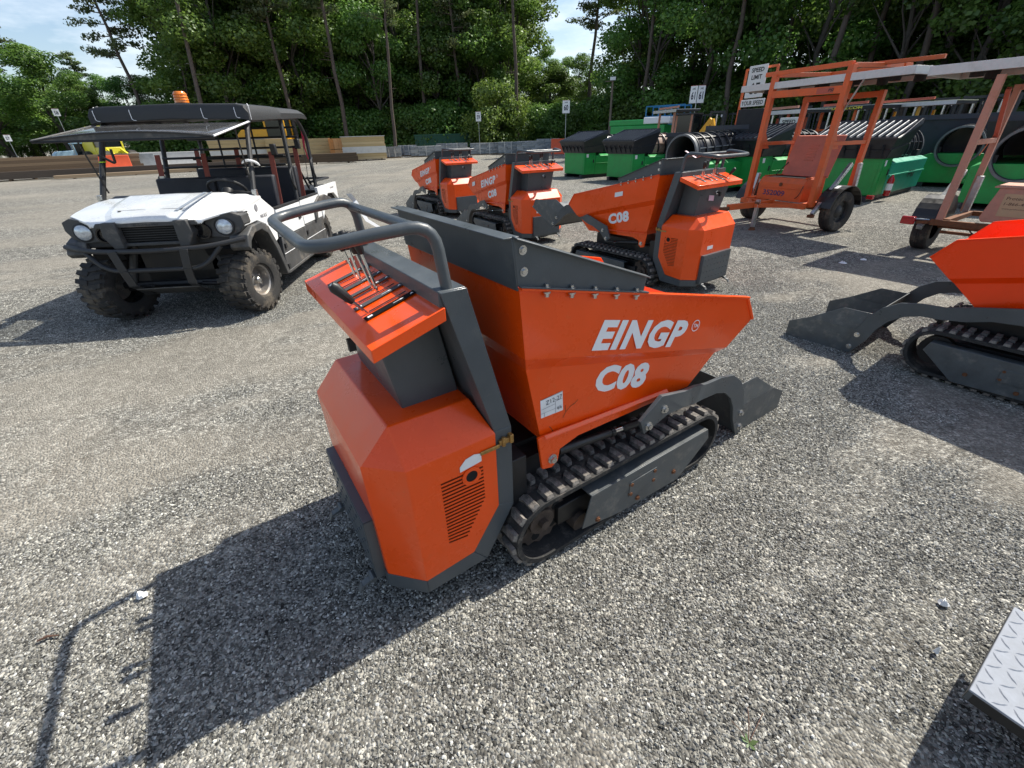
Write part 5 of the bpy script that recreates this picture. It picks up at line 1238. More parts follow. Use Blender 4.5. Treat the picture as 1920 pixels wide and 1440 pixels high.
# ---- right background: speed trailer
p = at(1403, 15.6); F = frame(p.x, p.y, 200); t = thing('speed_sign_trailer', 'portable trailer with a white speed limit sign over a your speed panel', 'sign trailer', F)
for s in (1,-1): beam('post', (0,.52*s,.4),(-.05,.50*s,2.95),.05,.05,'t_orange',t,up=(1,0,0)); trailer_wheel(t, .60*s, s, r=.30, w=.17)
beam('cross_bar', (-.05,-.52,2.95),(-.05,.52,2.95),.05,.05,'t_orange',t); beam('cross_bar', (0,-.55,1.35),(0,.55,1.35),.05,.06,'t_orange',t); beam('frame_rail', (.8,0,.40),(-.9,0,.40),.08,.08,'t_orange',t); beam('axle', (0,-.6,.36),(0,.6,.36),.06,.06,'rust',t)
pn = obj('limit_panel', MB().box((.05,0,2.62),(.02,.60,.72)), 'speed_white', t, .02, M=Matrix.Translation((0,-.02,.03)))
for s_, z, h, w in (('SPEED',2.83,.10,.40),('LIMIT',2.67,.10,.34),('65',2.34,.26,.34)): obj('panel_lettering', text_mesh(s_, (.0605,-w/2-.02,z+.03), (0,1,0), (0,0,1), h, w, bold=.03, depth=.002), 'sign_black', t)
obj('your_speed_panel', MB().box((.05,0,2.17),(.02,.80,.17)), 'speed_white', t, .008); obj('panel_lettering', text_mesh('YOUR SPEED', (.0605,-.36,2.12), (0,1,0), (0,0,1), .10, .72, bold=.02, depth=.002), 'sign_black', t)
obj('display', MB().box((.03,0,1.72),(.08,.84,.62)), 'board_back', t, .01)
# ---- more arrow boards behind
def far_board(u, d, deg, label, m='t_pink', hb=2.2, top='alu', lettering=None, posts='t_pink', w=2.5):
    p = at(u, d); t = thing('folded_arrow_board', label, 'arrow board', frame(p.x, p.y, deg), 'folded arrow boards in the background')
    for s in (1,-1):
        beam('post', (.45,.55*s,.35),(.42,.55*s,hb-.05),.07,.07,posts,t,up=(1,0,0)); beam('post', (-.45,.55*s,.35),(-.48,.55*s,hb-.15),.06,.06,posts,t,up=(1,0,0)); beam('tie_bar', (.44,.55*s,1.35),(-.46,.55*s,1.35),.05,.05,posts,t)
        trailer_wheel(t, .72*s, s)
    beam('cross_bar', (.44,-.6,1.45),(.44,.6,1.45),.05,.06,posts,t); beam('frame_rail', (.44,-.6,.42),(.44,.6,.42),.07,.07,posts,t); beam('axle', (0,-.7,.33),(0,.7,.33),.06,.06,'rust',t); beam('frame_rail', (1.3,0,.4),(-.6,0,.4),.07,.07,posts,t)
    obj('battery_box', MB().box((0,0,.62),(.6,.8,.36)), posts, t, .01)
    bd = obj('board', MB().box((-.02,0,hb),(1.2,w,.08)), 'board_back', t)
    obj('board_top', MB().box((-.02,0,hb+.05),(1.22,w+.02,.02)), top, bd); obj('board_edge', MB().box((.59,0,hb),(.02,w+.02,.10)), 'alu' if not lettering else 'board_back', bd)
    beam('top_arm', (.5,-.5,hb+.12),(.5,.9,hb+.14),.07,.06,m,t)
    if lettering: obj('board_lettering', text_mesh(lettering, (.601,-w*.42,hb-.035), (0,1,0), (0,0,1), .075, w*.75, bold=.02, depth=.002), 'lemon', bd)
    return t
far_board(1262, 24, 196, 'rust pink folded arrow board beside the blue lift', posts='t_pink', hb=2.32, w=1.7)
far_board(1462, 20, 203, 'folded arrow board with pale pink posts under the speed sign', hb=2.0, posts='t_pink_red')
far_board(1580, 20.5, 203, 'folded board with yellow lettering along its black edge', m='t_pink_red', hb=2.05, lettering='ARROWBOARDS.COM', posts='t_orange')
far_board(1690, 21, 205, 'folded board with a cream top between the trailers', m='t_pink_red', top='cream', hb=2.08, posts='yellow', w=3.0)
p = at(1478, 18.0); t = thing('speed_limit_sign', 'white speed limit sign half hidden by the open orange box lid', 'sign', frame(p.x, p.y, 205)); beam('post', (0,0,0),(0,0,1.75),.06,.06,'galv',t,up=(1,0,0)); pn = obj('panel', MB().box((.04,.0,1.45),(.02,.62,.76)), 'speed_white', t, .02)
for s_, z, h, w in (('SPEED',1.66,.11,.44),('LIMIT',1.48,.11,.36)): obj('panel_lettering', text_mesh(s_, (.0505,-w/2,z), (0,1,0), (0,0,1), h, w, bold=.03, depth=.002), 'sign_black', pn)
# ---- fork lift trucks in a row
def forklift(label, M):
    t = thing('forklift', label, 'forklift', M, 'row of dark forklifts behind the boards')
    C = lambda n, k, f, m, par=t, bevel=0: obj(n, cached('fk_'+k, f), m, par, bevel)
    C('body', 'body', lambda: MB().prismy([(-1.2,.3),(-1.25,1.0),(-.9,1.15),(.1,1.05),(.2,.55),(.6,.5),(.6,.3)], -.5, .5), 'mblack', t, .03)
    g = C('overhead_guard', 'guard', lambda: MB().box((-.35,0,2.12),(1.2,.95,.05)), 'mblack', t)
    for x, y in ((.35,.45),(.35,-.45),(-.9,.45),(-.9,-.45)): obj('guard_post', MB().tube([(x+.2 if x > 0 else x,y,.9),(x-.1 if x > 0 else x+.1,y,2.12)], .03, 6), 'mblack', g)
    for y in (.28,-.28): m_ = obj('mast_rail', MB().box((.78,y,1.15),(.12,.08,2.2)), 'mblack', t)
    for z in (.4,1.3,2.2): obj('mast_tie', MB().box((.80,0,z),(.06,.56,.08)), 'mblack', t)
    obj('lift_cylinder', MB().tube([(.76,0,.3),(.76,0,2.1)], .04, 8), 'steel', t)
    for y in (.22,-.22): obj('fork', MB().box((1.35,y,.12),(1.05,.10,.04)).box((.88,y,.35),(.04,.10,.5)), 'mblack', t)
    for x, y in ((.45,.46),(.45,-.46),(-.85,.44),(-.85,-.44)): obj('wheel', cached('fk_wh', lambda: MB().lathe([(0,-.1),(.2,-.1),(.28,-.09),(.28,.09),(.2,.1),(0,.1)],16,Matrix.Rotation(pi/2,4,'X'))), 'tyre', t, M=Matrix.Translation((x,y,.28)))
    obj('seat', MB().box((-.3,0,1.2),(.5,.5,.12)).box((-.52,0,1.45),(.1,.5,.5)), 'seat', t, .03); obj('lamp', MB().box((.30,.3,2.05),(.06,.12,.10)), 'paper', t)
    return t
fk_words = ['first forklift from the left, behind the rust pink board', 'second forklift from the left, left of the speed sign', 'third forklift from the left, under the speed sign', 'fourth forklift from the left, behind the pale pink posts', 'fifth forklift from the left, behind the orange trailer front post', 'sixth forklift from the left, behind the yellow lettered board', 'seventh forklift from the left, behind the orange trailer rear posts', 'eighth forklift from the left, under the cream topped board', 'ninth forklift from the left, right of the cream topped board', 'tenth forklift from the left, behind the white generator', 'eleventh forklift from the left, left of the pink post', 'rightmost forklift, seen right of the tall pink post']
for i, wd_ in enumerate(fk_words):
    u = 1335+i*52; q = at(u, 27.5-i*.25); forklift('dark '+wd_, frame(q.x, q.y, face_cam(q, 8)) @ Matrix.Scale(1.05,4))
# ---- blue lift, green screener, small digger, generator, dark bins
p = at(1248, 34); t = thing('scissor_lift', 'blue scissor lift platform behind the green screener', 'scissor lift', frame(p.x, p.y, face_cam(p,70)))
obj('base', MB().box((0,0,.55),(2.4,1.2,.6)), 'blue', t, .03)
for z0 in (.9,1.2,1.5):
    for s in (1,-1): obj('scissor_arm', MB().bar((-1.0*s,-.4,z0),(1.0*s,-.4,z0+.3),.06,.10), 'blue', t)
pf = obj('platform', MB().box((0,0,1.95),(2.5,1.2,.10)), 'blue', t)
for z in (2.4,2.95):
    for y in (-.58,.58): obj('guard_rail', MB().tube([(-1.22,y,z),(1.22,y,z)], .04, 6), 'blue', pf)
for x in (-1.22,-.4,.4,1.22):
    for y in (-.58,.58): obj('rail_post', MB().tube([(x,y,1.95),(x,y,2.95)], .04, 6), 'blue', pf)
for x, y in ((.8,.6),(.8,-.6),(-.8,.6),(-.8,-.6)): obj('wheel', MB().lathe([(0,-.1),(.3,-.1),(.3,.1),(0,.1)],14,Matrix.Translation((x,y,.3)) @ Matrix.Rotation(pi/2,4,'X')), 'tyre', t)
p = at(1205, 31); t = thing('tracked_screener', 'green tracked screener with a white hood behind the first machines', 'screening machine', frame(p.x, p.y, face_cam(p,72)))
obj('body', MB().prismy([(-1.7,.7),(-1.7,1.9),(1.5,1.9),(1.5,1.1),(.8,.7)], -.9, .9), 'green', t, .04); obj('top_deck', MB().box((-.3,0,2.05),(3.0,1.7,.28)), 'green', t, .04); obj('white_hood', MB().box((1.0,0,2.12),(1.5,1.74,.34)), 'white', t, .05)
for y in (-.7,.7): obj('track', MB().prismy([(-1.5,.35),(-1.3,.05),(1.3,.05),(1.5,.35),(1.3,.65),(-1.3,.65)], y-.2, y+.2), 'rubber', t, .03)
obj('spring', MB().lathe([(.1,1.2),(.18,1.3),(.1,1.4),(.18,1.5),(.1,1.6)],12,Matrix.Translation((.6,-1.0,0))), 'green', t)
p = at(1274, 27); t = thing('mini_excavator', 'small yellow excavator behind the black drum', 'excavator', frame(p.x, p.y, face_cam(p,60)))
obj('counterweight', MB().prismy([(-.9,.55),(-.95,1.1),(-.6,1.35),(.1,1.35),(.2,.55)], -.6, .6), 'yellow', t, .06); obj('vent', MB().box((-.35,-.605,1.05),(.5,.01,.28)), 'hole', t)
c = obj('cab', MB().box((.35,.1,1.6),(.9,.85,1.3)), 'glass_dark', t, .03)
for x in (-.1,.8):
    for y in (-.32,.52): obj('cab_post', MB().box((x,y,1.6),(.07,.07,1.34)), 'mblack', c)
obj('cab_roof', MB().box((.35,.1,2.28),(1.0,.95,.07)), 'mblack', c)
for y in (-.5,.5): obj('track', MB().prismy([(-.9,.25),(-.75,.04),(.75,.04),(.9,.25),(.75,.46),(-.75,.46)], y-.16, y+.16), 'rubber', t, .03)
obj('boom', MB().bar((.85,-.15,.9),(1.7,-.15,2.0),.16,.22), 'yellow', t); obj('stick', MB().bar((1.7,-.15,2.0),(2.1,-.15,.9),.13,.18), 'yellow', t)
p = at(1752, 22.5); t = thing('generator', 'pale grey skid generator standing between the machines', 'generator', frame(p.x, p.y, face_cam(p)))
obj('body', MB().box((0,0,.75),(.7,1.0,1.0)), 'speed_white', t, .02); obj('grille', MB().box((.352,0,.66),(.01,.66,.55)), 'slate', t); obj('control_panel', MB().box((.353,0,1.14),(.01,.9,.16)), 'navy', t); obj('skid', MB().box((0,0,.15),(.8,1.2,.14)), 'mblack', t)
def bin_(u, d, L, h, label, turn=0.0):
    p = at(u, d); t = thing('steel_bin', label, 'steel bin', frame(p.x, p.y, face_cam(p,90+turn)), 'dark steel bins')
    b = obj('body', MB().prismx([(-.8,.15),(.8,.15),(.95,h),(-.95,h)], -L/2, L/2), 'navy', t, .02); obj('rim', MB().box((0,-.96,h-.05),(L+.1,.08,.12)), 'navy', b); obj('skid', MB().box((0,0,.075),(L*.9,1.2,.15)), 'mblack', t)
bin_(1345, 19.5, 3.2, 1.50, 'dark blue steel bin behind the black drum and bar grid'); bin_(1870, 19.5, 4.5, 1.75, 'dark blue steel bin behind the pink trailer posts')
# ================================================================ trees
def leaf_material(name, c0, c1, trans=.35):
    m = bpy.data.materials.new(name); m.use_nodes = True; t = m.node_tree; t.nodes.clear(); N = t.nodes.new; L = t.links.new
    a = N('ShaderNodeAttribute'); a.attribute_name = 'tone'; r = N('ShaderNodeValToRGB'); r.color_ramp.elements[0].color = (*c0,1); r.color_ramp.elements[1].color = (*c1,1)
    oi = N('ShaderNodeObjectInfo'); h = N('ShaderNodeHueSaturation'); mr = N('ShaderNodeMapRange'); mr.inputs['To Min'].default_value = .78; mr.inputs['To Max'].default_value = 1.22
    mh = N('ShaderNodeMapRange'); mh.inputs['To Min'].default_value = .485; mh.inputs['To Max'].default_value = .515
    L(a.outputs['Fac'], r.inputs['Fac']); L(r.outputs['Color'], h.inputs['Color']); L(oi.outputs['Random'], mr.inputs['Value']); L(mr.outputs['Result'], h.inputs['Value']); L(oi.outputs['Random'], mh.inputs['Value']); L(mh.outputs['Result'], h.inputs['Hue'])
    d = N('ShaderNodeBsdfDiffuse'); tr = N('ShaderNodeBsdfTranslucent'); g = N('ShaderNodeBsdfGlossy'); g.inputs['Roughness'].default_value = .45; g.inputs['Color'].default_value = (.5,.55,.5,1)
    m1 = N('ShaderNodeMixShader'); m1.inputs['Fac'].default_value = trans; m2 = N('ShaderNodeMixShader'); m2.inputs['Fac'].default_value = .06
    L(h.outputs['Color'], d.inputs['Color']); L(h.outputs['Color'], tr.inputs['Color']); L(d.outputs[0], m1.inputs[1]); L(tr.outputs[0], m1.inputs[2]); L(m1.outputs[0], m2.inputs[1]); L(g.outputs[0], m2.inputs[2])
    o = N('ShaderNodeOutputMaterial'); L(m2.outputs[0], o.inputs['Surface']); MATS[name] = m
leaf_material('leaf', (.060,.135,.024), (.190,.315,.060), .50)
leaf_material('leaf_light', (.090,.175,.028), (.255,.365,.075), .50)
leaf_material('needle', (.065,.105,.036), (.185,.225,.090), .38)
mat('bark', (.085,.072,.062), .9, var=.35, vscale=6, bump=.5, bscale=14); mat('pine_bark', (.105,.082,.068), .9, var=.35, vscale=5, bump=.5, bscale=10)
import numpy as np
def leaves_mesh(name, centres, radii, per, size, aspect, R, flat=.75, mname='leaf', droop=0.0):
    """leaf-sized faces spread through many clumps; each clump mostly carries leaves on its skin"""
    vs = []; tones = []
    for (c, rad) in zip(centres, radii):
        n = int(per*(rad[0]*rad[1])) ; n = max(n, 12)
        u = R.normal(size=(n,3)); u /= np.linalg.norm(u, axis=1)[:,None]
        k = R.random(n)**.35
        p = np.array(c) + u*np.array(rad)*k[:,None]
        # leaf normal: outward with plenty of scatter and a lift towards the sky
        nn = u*.8 + R.normal(size=(n,3))*.55 + np.array([0,0,.45]); nn /= np.linalg.norm(nn, axis=1)[:,None]
        t = np.cross(nn, R.normal(size=(n,3))); t /= np.linalg.norm(t, axis=1)[:,None]; b = np.cross(nn, t)
        s = size*R.uniform(.6,1.35,n)[:,None]
        bend = nn*s*.18
        q = np.stack([p-t*s*aspect, p-b*s*.5+bend, p+t*s*aspect, p+b*s*.5+bend], 1)
        vs.append(q.reshape(-1,3)); ct = R.uniform(-.22,.22); tones.append(np.clip(R.normal(.5+ct,.22,n),0,1))
    v = np.concatenate(vs); tn = np.concatenate(tones); n = len(tn)
    me = bpy.data.meshes.new(name); me.vertices.add(len(v)); me.vertices.foreach_set('co', v.astype(np.float32).ravel())
    me.loops.add(4*n); me.loops.foreach_set('vertex_index', np.arange(4*n, dtype=np.int32)); me.polygons.add(n); me.polygons.foreach_set('loop_start', np.arange(0,4*n,4,dtype=np.int32))
    me.update(calc_edges=True)
    at_ = me.attributes.new('tone', 'FLOAT', 'FACE'); at_.data.foreach_set('value', tn.astype(np.float32)); me.materials.append(MATS[mname]); me.validate(); return me
def limb(mb, a, b, r0, r1, R, wob=.12, n=5, sides=7):
    a, b = V(a), V(b); L = (b-a).length; pts = []
    for i in range(n+1):
        t = i/n; p = a.lerp(b, t)
        if 0 < i < n: p += V((R.uniform(-1,1), R.uniform(-1,1), R.uniform(-.4,.4)))*wob*L*.25
        pts.append(p)
    mb.tube(pts, [r0+(r1-r0)*i/n for i in range(n+1)], sides); return pts
def broadleaf(seed, H=17, rad=3.6, base=2.5, mname='leaf', per=230, size=.185):
    R = np.random.default_rng(seed); R2 = random.Random(seed); mb = MB(); tr = limb(mb, (0,0,-.1), (R2.uniform(-.5,.5),R2.uniform(-.5,.5),H*.80), .22, .06, R2, .10, 7)
    cs, rs = [], []
    for i in range(34):
        t = R2.random()**.8; z = base+(H-base)*t; prof = sin(pi*min(1,(.18+.80*t)))**.65
        a = R2.uniform(0,2*pi); rr = rad*prof*sqrt(R2.uniform(.25,1.0)); c = (rr*cos(a), rr*sin(a), z); k = R2.uniform(.75,1.55)
        cs.append(c); rs.append((k*1.15,k*1.15,k*.72))
        if i % 2 == 0:
            s = tr[min(len(tr)-1, max(1, int(t*len(tr)*.8)))]; limb(mb, s, (c[0]*.85,c[1]*.85,c[2]-.2), .07, .02, R2, .10, 3, 5)
    return mb.mesh('trunk', smooth=60), leaves_mesh('crown', cs, rs, per, size, .62, R, mname=mname)
def pine(seed, H=21, bare=.5, spread=2.6, per=120, sparse=1.0):
    R = np.random.default_rng(seed); R2 = random.Random(seed); mb = MB(); tr = limb(mb, (0,0,-.1), (R2.uniform(-.6,.6),R2.uniform(-.6,.6),H), .22, .05, R2, .022, 9, 8)
    cs, rs = [], []; n = int(46*sparse)
    for i in range(n):
        t = bare+(1-bare)*(i+R2.random())/n; z = H*t; a = R2.uniform(0,2*pi); L = spread*(1-((t-bare)/(1-bare))**1.6*.80)*R2.uniform(.5,1.05)
        j = t*(len(tr)-1); k = min(int(j), len(tr)-2); s = tr[k].lerp(tr[k+1], j-k); e = s + V((cos(a)*L, sin(a)*L, R2.uniform(.0,.55)*L*.6))
        limb(mb, s, e, .055, .015, R2, .12, 3, 5)
        for q in range(3):
            c = s.lerp(e, .45+.28*q) + V((R2.uniform(-.2,.2),R2.uniform(-.2,.2),R2.uniform(0,.2))); kk = R2.uniform(.35,.72); cs.append(tuple(c)); rs.append((kk*1.2,kk*1.2,kk*.55))
    for i in range(int(8*sparse)):
        t = R2.uniform(.25,bare); s = V((0,0,H*t)); a = R2.uniform(0,2*pi); limb(mb, s, s+V((cos(a)*R2.uniform(.5,1.3),sin(a)*R2.uniform(.5,1.3),R2.uniform(-.2,.3))), .03, .01, R2, .1, 2, 4)
    return mb.mesh('trunk', smooth=60), leaves_mesh('crown', cs, rs, per, .25, .20+.12, R, mname='needle')
BL = [broadleaf(11,16,3.7,2.0), broadleaf(12,18,4.0,3.0), broadleaf(13,14,3.4,1.2,'leaf_light'), broadleaf(14,19,3.8,4.0,'leaf_light'), broadleaf(15,12,3.6,.8)]
PN = [pine(21,21,.52), pine(22,22,.42,2.9), pine(23,23,.60,2.4), pine(24,24,.55,1.9,70,.7)]
BU = [broadleaf(31,5.5,2.6,.3,'leaf_light',260,.17), broadleaf(32,4.2,2.4,.2,'leaf',260,.17)]
def tree(kind, i, u, d, label, s=1.0, rot=None, lean=(0,0), sx=None):
    tk, cw = {'b':BL,'p':PN,'u':BU}[kind][i]; p = at(u, d)
    R2 = random.Random(int(u*7+d)); rz = R2.uniform(0,360) if rot is None else rot
    M = Matrix.Translation((p.x,p.y,0)) @ Matrix.Rotation(lean[0],4,'X') @ Matrix.Rotation(lean[1],4,'Y') @ Matrix.Rotation(radians(rz),4,'Z') @ Matrix.Diagonal((sx or s, sx or s, s, 1))
    nm = {'b':'broadleaf_tree','p':'pine_tree','u':'leafy_shrub'}[kind]; t = thing(nm, label, 'shrub' if kind == 'u' else 'tree', M, 'trees along the edge of the yard')
    obj('trunk' if kind != 'u' else 'stems', tk, 'pine_bark' if kind == 'p' else 'bark', t); obj('crown', cw, None, t)
tree('p', 0, 652, 57, 'pine with a tall bare trunk rising behind the wrapped plywood bundle', 1.12)
tree('p', 1, 868, 61, 'pine with a bent trunk rising behind the green roll-off container', 1.0, lean=(0,-.05))
tree('p', 3, 971, 57, 'thin sparse pine standing alone left of the sky gap', 1.05)
tree('p', 2, 1098, 74, 'dark full pine rising right of the sky gap', 1.0, sx=1.5)
tree('p', 1, 300, 66, 'leaning pine with ragged side branches at the left sky edge', .98, lean=(0,-.10))
tree('p', 2, 60, 92, 'distant dark pine peaking at the far left', .74, sx=1.1)
tree('p', 0, 205, 95, 'distant pine just left of the leaning one', .62, sx=.9)
tree('p', 3, 395, 56, 'thin pine with a leaning trunk behind the black vehicle roof', 1.0, lean=(0,.06))
tree('p', 3, 738, 55, 'thin leaning pine just left of the green container', .85, lean=(0,.05))
tree('p', 0, 560, 58, 'pine with a pale trunk behind the yellow loader', 1.05)
tree('p', 2, 800, 60, 'tall pine behind the middle of the green container', 1.05)
tree('p', 0, 1200, 50, 'slender pine behind the green tracked screener', 1.0)
tree('p', 3, 1350, 44, 'slim pine between the lane 61 panels and the speed sign', 1.0)
tree('p', 3, 1530, 42, 'slim bare pine over the orange trailer', 1.05)
tree('p', 3, 1685, 41, 'slim bare pine over the joint of the two boards', 1.0)
tree('b', 2, 20, 84, 'pale green tree at the far left edge of the wood', .78, sx=1.2)
tree('b', 0, 130, 82, 'rounded tree above the timber stacks, left of the amber beacon', .74, sx=1.15)
tree('b', 3, 385, 62, 'broad sunlit tree behind the amber beacon', .95, sx=1.1)
tree('b', 1, 450, 60, 'tall leafy tree behind the black vehicle roof', 1.05, sx=1.25)
tree('b', 0, 500, 63, 'leafy tree behind the yellow wheel loader', 1.15, sx=1.2)
tree('b', 1, 585, 62, 'leafy tree between the loader and the bare trunked pine', 1.12, sx=1.2)
tree('b', 4, 715, 61, 'low leafy tree right of the bare trunked pine', 1.15, sx=1.1)
tree('b', 1, 760, 65, 'tall leafy tree behind the left end of the green container', 1.10)
tree('u', 0, 930, 57, 'bright green shrub right of the lane 59 sign', 1.15)
tree('b', 4, 1035, 66, 'low broadleaf tree under the sky gap', .72, sx=1.0)
tree('b', 3, 1185, 58, 'light green tree behind the lamp pole', 1.0, sx=1.1)
tree('b', 0, 1215, 52, 'dark tree behind the blue scissor lift', 1.05, sx=1.2)
tree('b', 1, 1310, 48, 'dark tree behind the lane 61 panels', 1.05, sx=1.2)
tree('b', 4, 1390, 46, 'dark tree behind the speed limit sign', 1.25, sx=1.1)
tree('p', 0, 1440, 47, 'pine with its trunk showing above the orange trailer', 1.0)
tree('b', 0, 1500, 45, 'dark tree above the orange trailer top bars', 1.15, sx=1.2)
tree('p', 2, 1595, 44, 'pine with bright sky showing beside its trunk, upper right', 1.0)
tree('b', 4, 1655, 42, 'dark leafy tree above the meeting ends of the two boards', 1.25, sx=1.15)
tree('p', 1, 1730, 44, 'pine above the pink trailer board', 1.0)
tree('b', 1, 1790, 42, 'dark tree above the pink trailer top arm', .95, sx=1.2)
tree('b', 0, 1880, 40, 'dark tree in the upper right corner', 1.05, sx=1.2)
def woodland():
    tc_ = bpy.data.collections.new('wood_sources'); pool = BL+PN+BU[1:2]
    srcs = []
    for k, (tk, cw) in enumerate(pool):
        # one joined trunk + crown mesh per source tree
        bm = bmesh.new(); bm.from_mesh(tk); n0 = len(bm.faces); bm.from_mesh(cw); me = bpy.data.meshes.new('wood_tree'); 
        bm.faces.ensure_lookup_table()
        for i, f in enumerate(bm.faces): f.material_index = 0 if i < n0 else 1
        bm.to_mesh(me); bm.free(); me.materials.append(MATS['bark']); me.materials.append(cw.materials[0])
        o = bpy.data.objects.new('wood_%02d' % k, me); tc_.objects.link(o)
    R = random.Random(8); pts = []; idx = []; sc = []; rot = []
    def row(u0, u1, d0, d1, n, smin, smax, pick, jd=3):
        for i in range(n):
            u = u0+(u1-u0)*(i+R.uniform(.2,.8))/n; t = (u-u0)/(u1-u0); p = at(u, d0+(d1-d0)*t+R.uniform(-jd,jd)); pts.append((p.x,p.y,-.05)); idx.append(R.choice(pick)); s = R.uniform(smin,smax); sc.append((s*R.uniform(1.0,1.3),s*R.uniform(1.0,1.3),s)); rot.append(R.uniform(0,6.28))
    B_, P_, U_ = [0,1,2,3,4], [5,6,7], [9]
    row(-120, 330, 98, 84, 19, .50,.62, B_); row(-150, 240, 112, 100, 12, .58,.70, B_)
    row(395, 985, 70, 72, 19, 1.0,1.25, B_+P_); row(425, 975, 82, 84, 16, 1.15,1.45, B_+P_); row(300, 960, 63, 63, 22, .8,1.25, U_); row(450, 960, 96, 96, 14, 1.3,1.6, B_); row(400, 960, 65, 66, 15, .9,1.15, [0,1,3,4]); row(420, 960, 76, 76, 14, 1.25,1.5, [0,1,3])
    row(955, 1110, 84, 80, 8, .55,.72, B_); row(930, 1250, 64, 58, 12, .8,1.2, U_)
    row(1165, 2100, 66, 50, 20, 1.0,1.25, B_+P_+P_); row(1200, 2150, 72, 58, 12, 1.2,1.45, P_); row(1180, 2050, 58, 48, 13, .85,1.1, [0,1,3,4]); row(1200, 2050, 54, 46, 26, .9,1.3, U_); row(1200, 2150, 86, 72, 12, 1.3,1.55, P_)
    row(2000, 2700, 44, 40, 10, 1.0,1.2, B_+P_)
    me = bpy.data.meshes.new('woodland'); me.from_pydata(pts, [], []); 
    a = me.attributes.new('pick','INT','POINT'); a.data.foreach_set('value', idx); a = me.attributes.new('grow','FLOAT_VECTOR','POINT'); a.data.foreach_set('vector', [x for s in sc for x in s]); a = me.attributes.new('turn','FLOAT','POINT'); a.data.foreach_set('value', rot)
    o = bpy.data.objects.new('woodland', me); COL.objects.link(o); o['kind'] = 'stuff'; o['label'] = 'dense green wood closing the far side of the yard'; o['category'] = 'wood'
    ng = bpy.data.node_groups.new('grow_wood', 'GeometryNodeTree'); ng.interface.new_socket('Geometry', in_out='INPUT', socket_type='NodeSocketGeometry'); ng.interface.new_socket('Geometry', in_out='OUTPUT', socket_type='NodeSocketGeometry')
    N = ng.nodes.new; L = ng.links.new; gi, go = N('NodeGroupInput'), N('NodeGroupOutput')
    ci = N('GeometryNodeCollectionInfo'); ci.inputs['Collection'].default_value = tc_; ci.inputs['Separate Children'].default_value = True; ci.inputs['Reset Children'].default_value = True
    ip = N('GeometryNodeInstanceOnPoints'); ip.inputs['Pick Instance'].default_value = True
    def attr(nm, ty):
        x = N('GeometryNodeInputNamedAttribute'); x.data_type = ty; x.inputs['Name'].default_value = nm; return x.outputs[0]
    cx = N('ShaderNodeCombineXYZ'); L(attr('turn','FLOAT'), cx.inputs['Z']); e2 = N('FunctionNodeEulerToRotation'); L(cx.outputs[0], e2.inputs[0])
    L(gi.outputs[0], ip.inputs['Points']); L(ci.outputs[0], ip.inputs['Instance']); L(attr('pick','INT'), ip.inputs['Instance Index']); L(e2.outputs[0], ip.inputs['Rotation']); L(attr('grow','FLOAT_VECTOR'), ip.inputs['Scale']); L(ip.outputs[0], go.inputs[0])
    md = o.modifiers.new('grow', 'NODES'); md.node_group = ng
woodland()
# ================================================================ small things on the ground
def tread_ramp():
    """folded tread plate ramp at the lower right corner, its plate tilted up off the ground"""
    a, b = atz(1822, 1284, .225), atz(1918, 1108, .225)
    ux = (b-a).normalized(); uy = V((ux.y,-ux.x,0)).normalized()
    M = Matrix(((uy.x,ux.x,0,a.x),(uy.y,ux.y,0,a.y),(0,0,1,.225),(0,0,0,1)))
    t = thing('tread_plate_ramp', 'shiny diamond tread plate ramp at the lower right corner', 'ramp', Matrix.Translation((a.x,a.y,0)))
    M0 = Matrix.Translation((-a.x,-a.y,0)) @ M
    W, L = .95, .42
    pl = obj('plate', MB().box((W/2,L/2-.02,-.004),(W,L,.008)), mat('tread', (.27,.29,.325), .66, 0.0, var=.18, vscale=16, spec=.15), t, .002, M=M0)
    def loz():
        mb = MB(); P = [(-.019,0,0),(-.008,.0042,0),(.008,.0042,0),(.019,0,0),(.008,-.0042,0),(-.008,-.0042,0)]; T = [(-.012,0,.0020),(0,.0026,.0024),(.012,0,.0020),(0,-.0026,.0024)]
        mb.add(P+T, [(0,1,7,6),(1,2,7),(2,3,8,7),(3,4,9,8),(4,5,9),(5,0,6,9),(6,7,8,9)]); return mb
    me = loz().mesh('tread_lozenge', recalc=True); k = 0
    for i in range(26):
        for j in range(28):
            x, y = .018+i*.037, .0+j*.037
            if x > W-.02 or y > L-.03 or k > 299: continue
            obj('tread_lozenge', me, MATS['tread'], pl, M=Matrix.Translation((x,y,.0002)) @ Matrix.Rotation(radians(45 if (i+j) % 2 else -45),4,'Z')); k += 1
    for q in ((0.006,L/2-.02,-.022),(W-.006,L/2-.02,-.022)): obj('side_flange', MB().box(q,(.010,L,.034)), 'dgrey', t, M=M0)
    obj('end_flange', MB().box((W/2,-.014,-.024),(W,.010,.036)), 'black', t, M=M0)
    for x in (.30,.85):
        for y in (.12,.40): obj('leg', MB().box((x,y,-.117),(.05,.05,.215)), 'dgrey', t, M=M0)
tread_ramp()
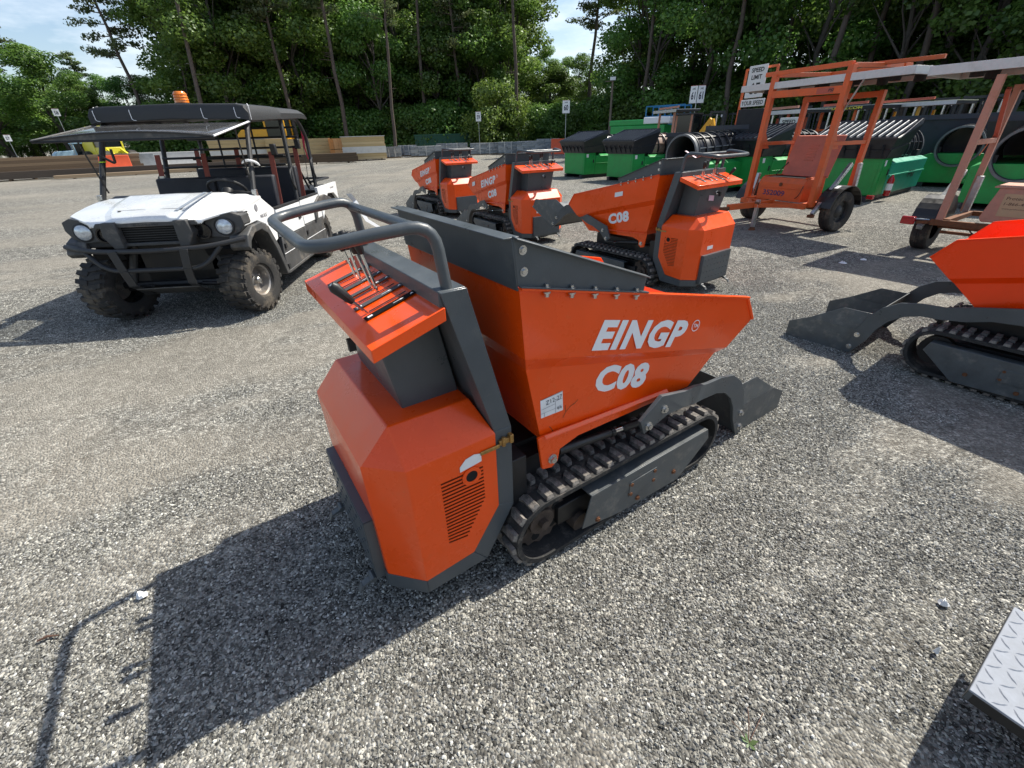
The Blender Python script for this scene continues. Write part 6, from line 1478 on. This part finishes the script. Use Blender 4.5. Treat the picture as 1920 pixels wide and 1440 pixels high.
def weed():
    p = atz(1403, 1395); t = thing('weed', 'small green weed with dry stalks on the gravel, bottom right', 'weed', Matrix.Translation(p)); R = random.Random(3)
    for i in range(7):
        a = R.uniform(0,2*pi); l = R.uniform(.015,.032); d = V((cos(a),sin(a),.35)); q = V((-sin(a),cos(a),0))
        obj('leaf', MB().add([V((0,0,.004)), d*l*.5+q*l*.22, d*l, d*l*.5-q*l*.22], [(0,1,2,3)]), 'leaf_light', t)
    for b in ((.035,.085,.02),(.075,.07,.015),(-.03,.05,.02)): obj('stalk', MB().tube([(0,0,0), V(b)*.5+V((0,0,.012)), V(b)], .0013, 5), 'brown_ink', t)
weed()
def crumple(name, u, v, s, label, m='paper', cat='litter'):
    R = random.Random(int(u)); p = atz(u, v); mb = MB(); n = 9
    for i in range(n):
        for j in range(3):
            a = 2*pi*i/n; r = (s*.25, s*.7, s)[j]*R.uniform(.75,1.2); mb.v.append((r*cos(a), r*sin(a)*.8, .012+R.uniform(0,.016)*(2-j)+.001))
    for i in range(n):
        k = (i+1) % n
        for j in range(2): mb.f.append((i*3+j, k*3+j, k*3+j+1, i*3+j+1))
    mb.f.append(tuple(i*3 for i in range(n)))
    o = obj(name, mb, m); o.matrix_world = Matrix.Translation(p); tag(o, label, cat, 'scraps on the gravel'); return o
crumple('crumpled_paper', 1765, 1135, .019, 'crumpled white paper scrap above the tread plate ramp')
crumple('paper_scrap', 268, 1121, .022, 'torn white scrap at the tip of the big shadow')
crumple('paper_scrap', 1579, 495, .05, 'pale scrap in the trailer shadow, left of the right-hand dumper scoop'); crumple('paper_scrap', 1618, 489, .04, 'smaller pale scrap beside the one in the trailer shadow')
crumple('foil_scrap', 1752, 1226, .010, 'tiny white chip close to the tread plate ramp'); 
o = obj('twig', MB().tube([(-.03,0,.012),(0,.004,.016),(.034,-.002,.012)], [.003,.005,.002], 6), 'brown_ink'); o.matrix_world = Matrix.Translation(atz(92,1200)) @ Matrix.Rotation(.35,4,'Z'); tag(o, 'short dark twig left of the handle shadow', 'twig')
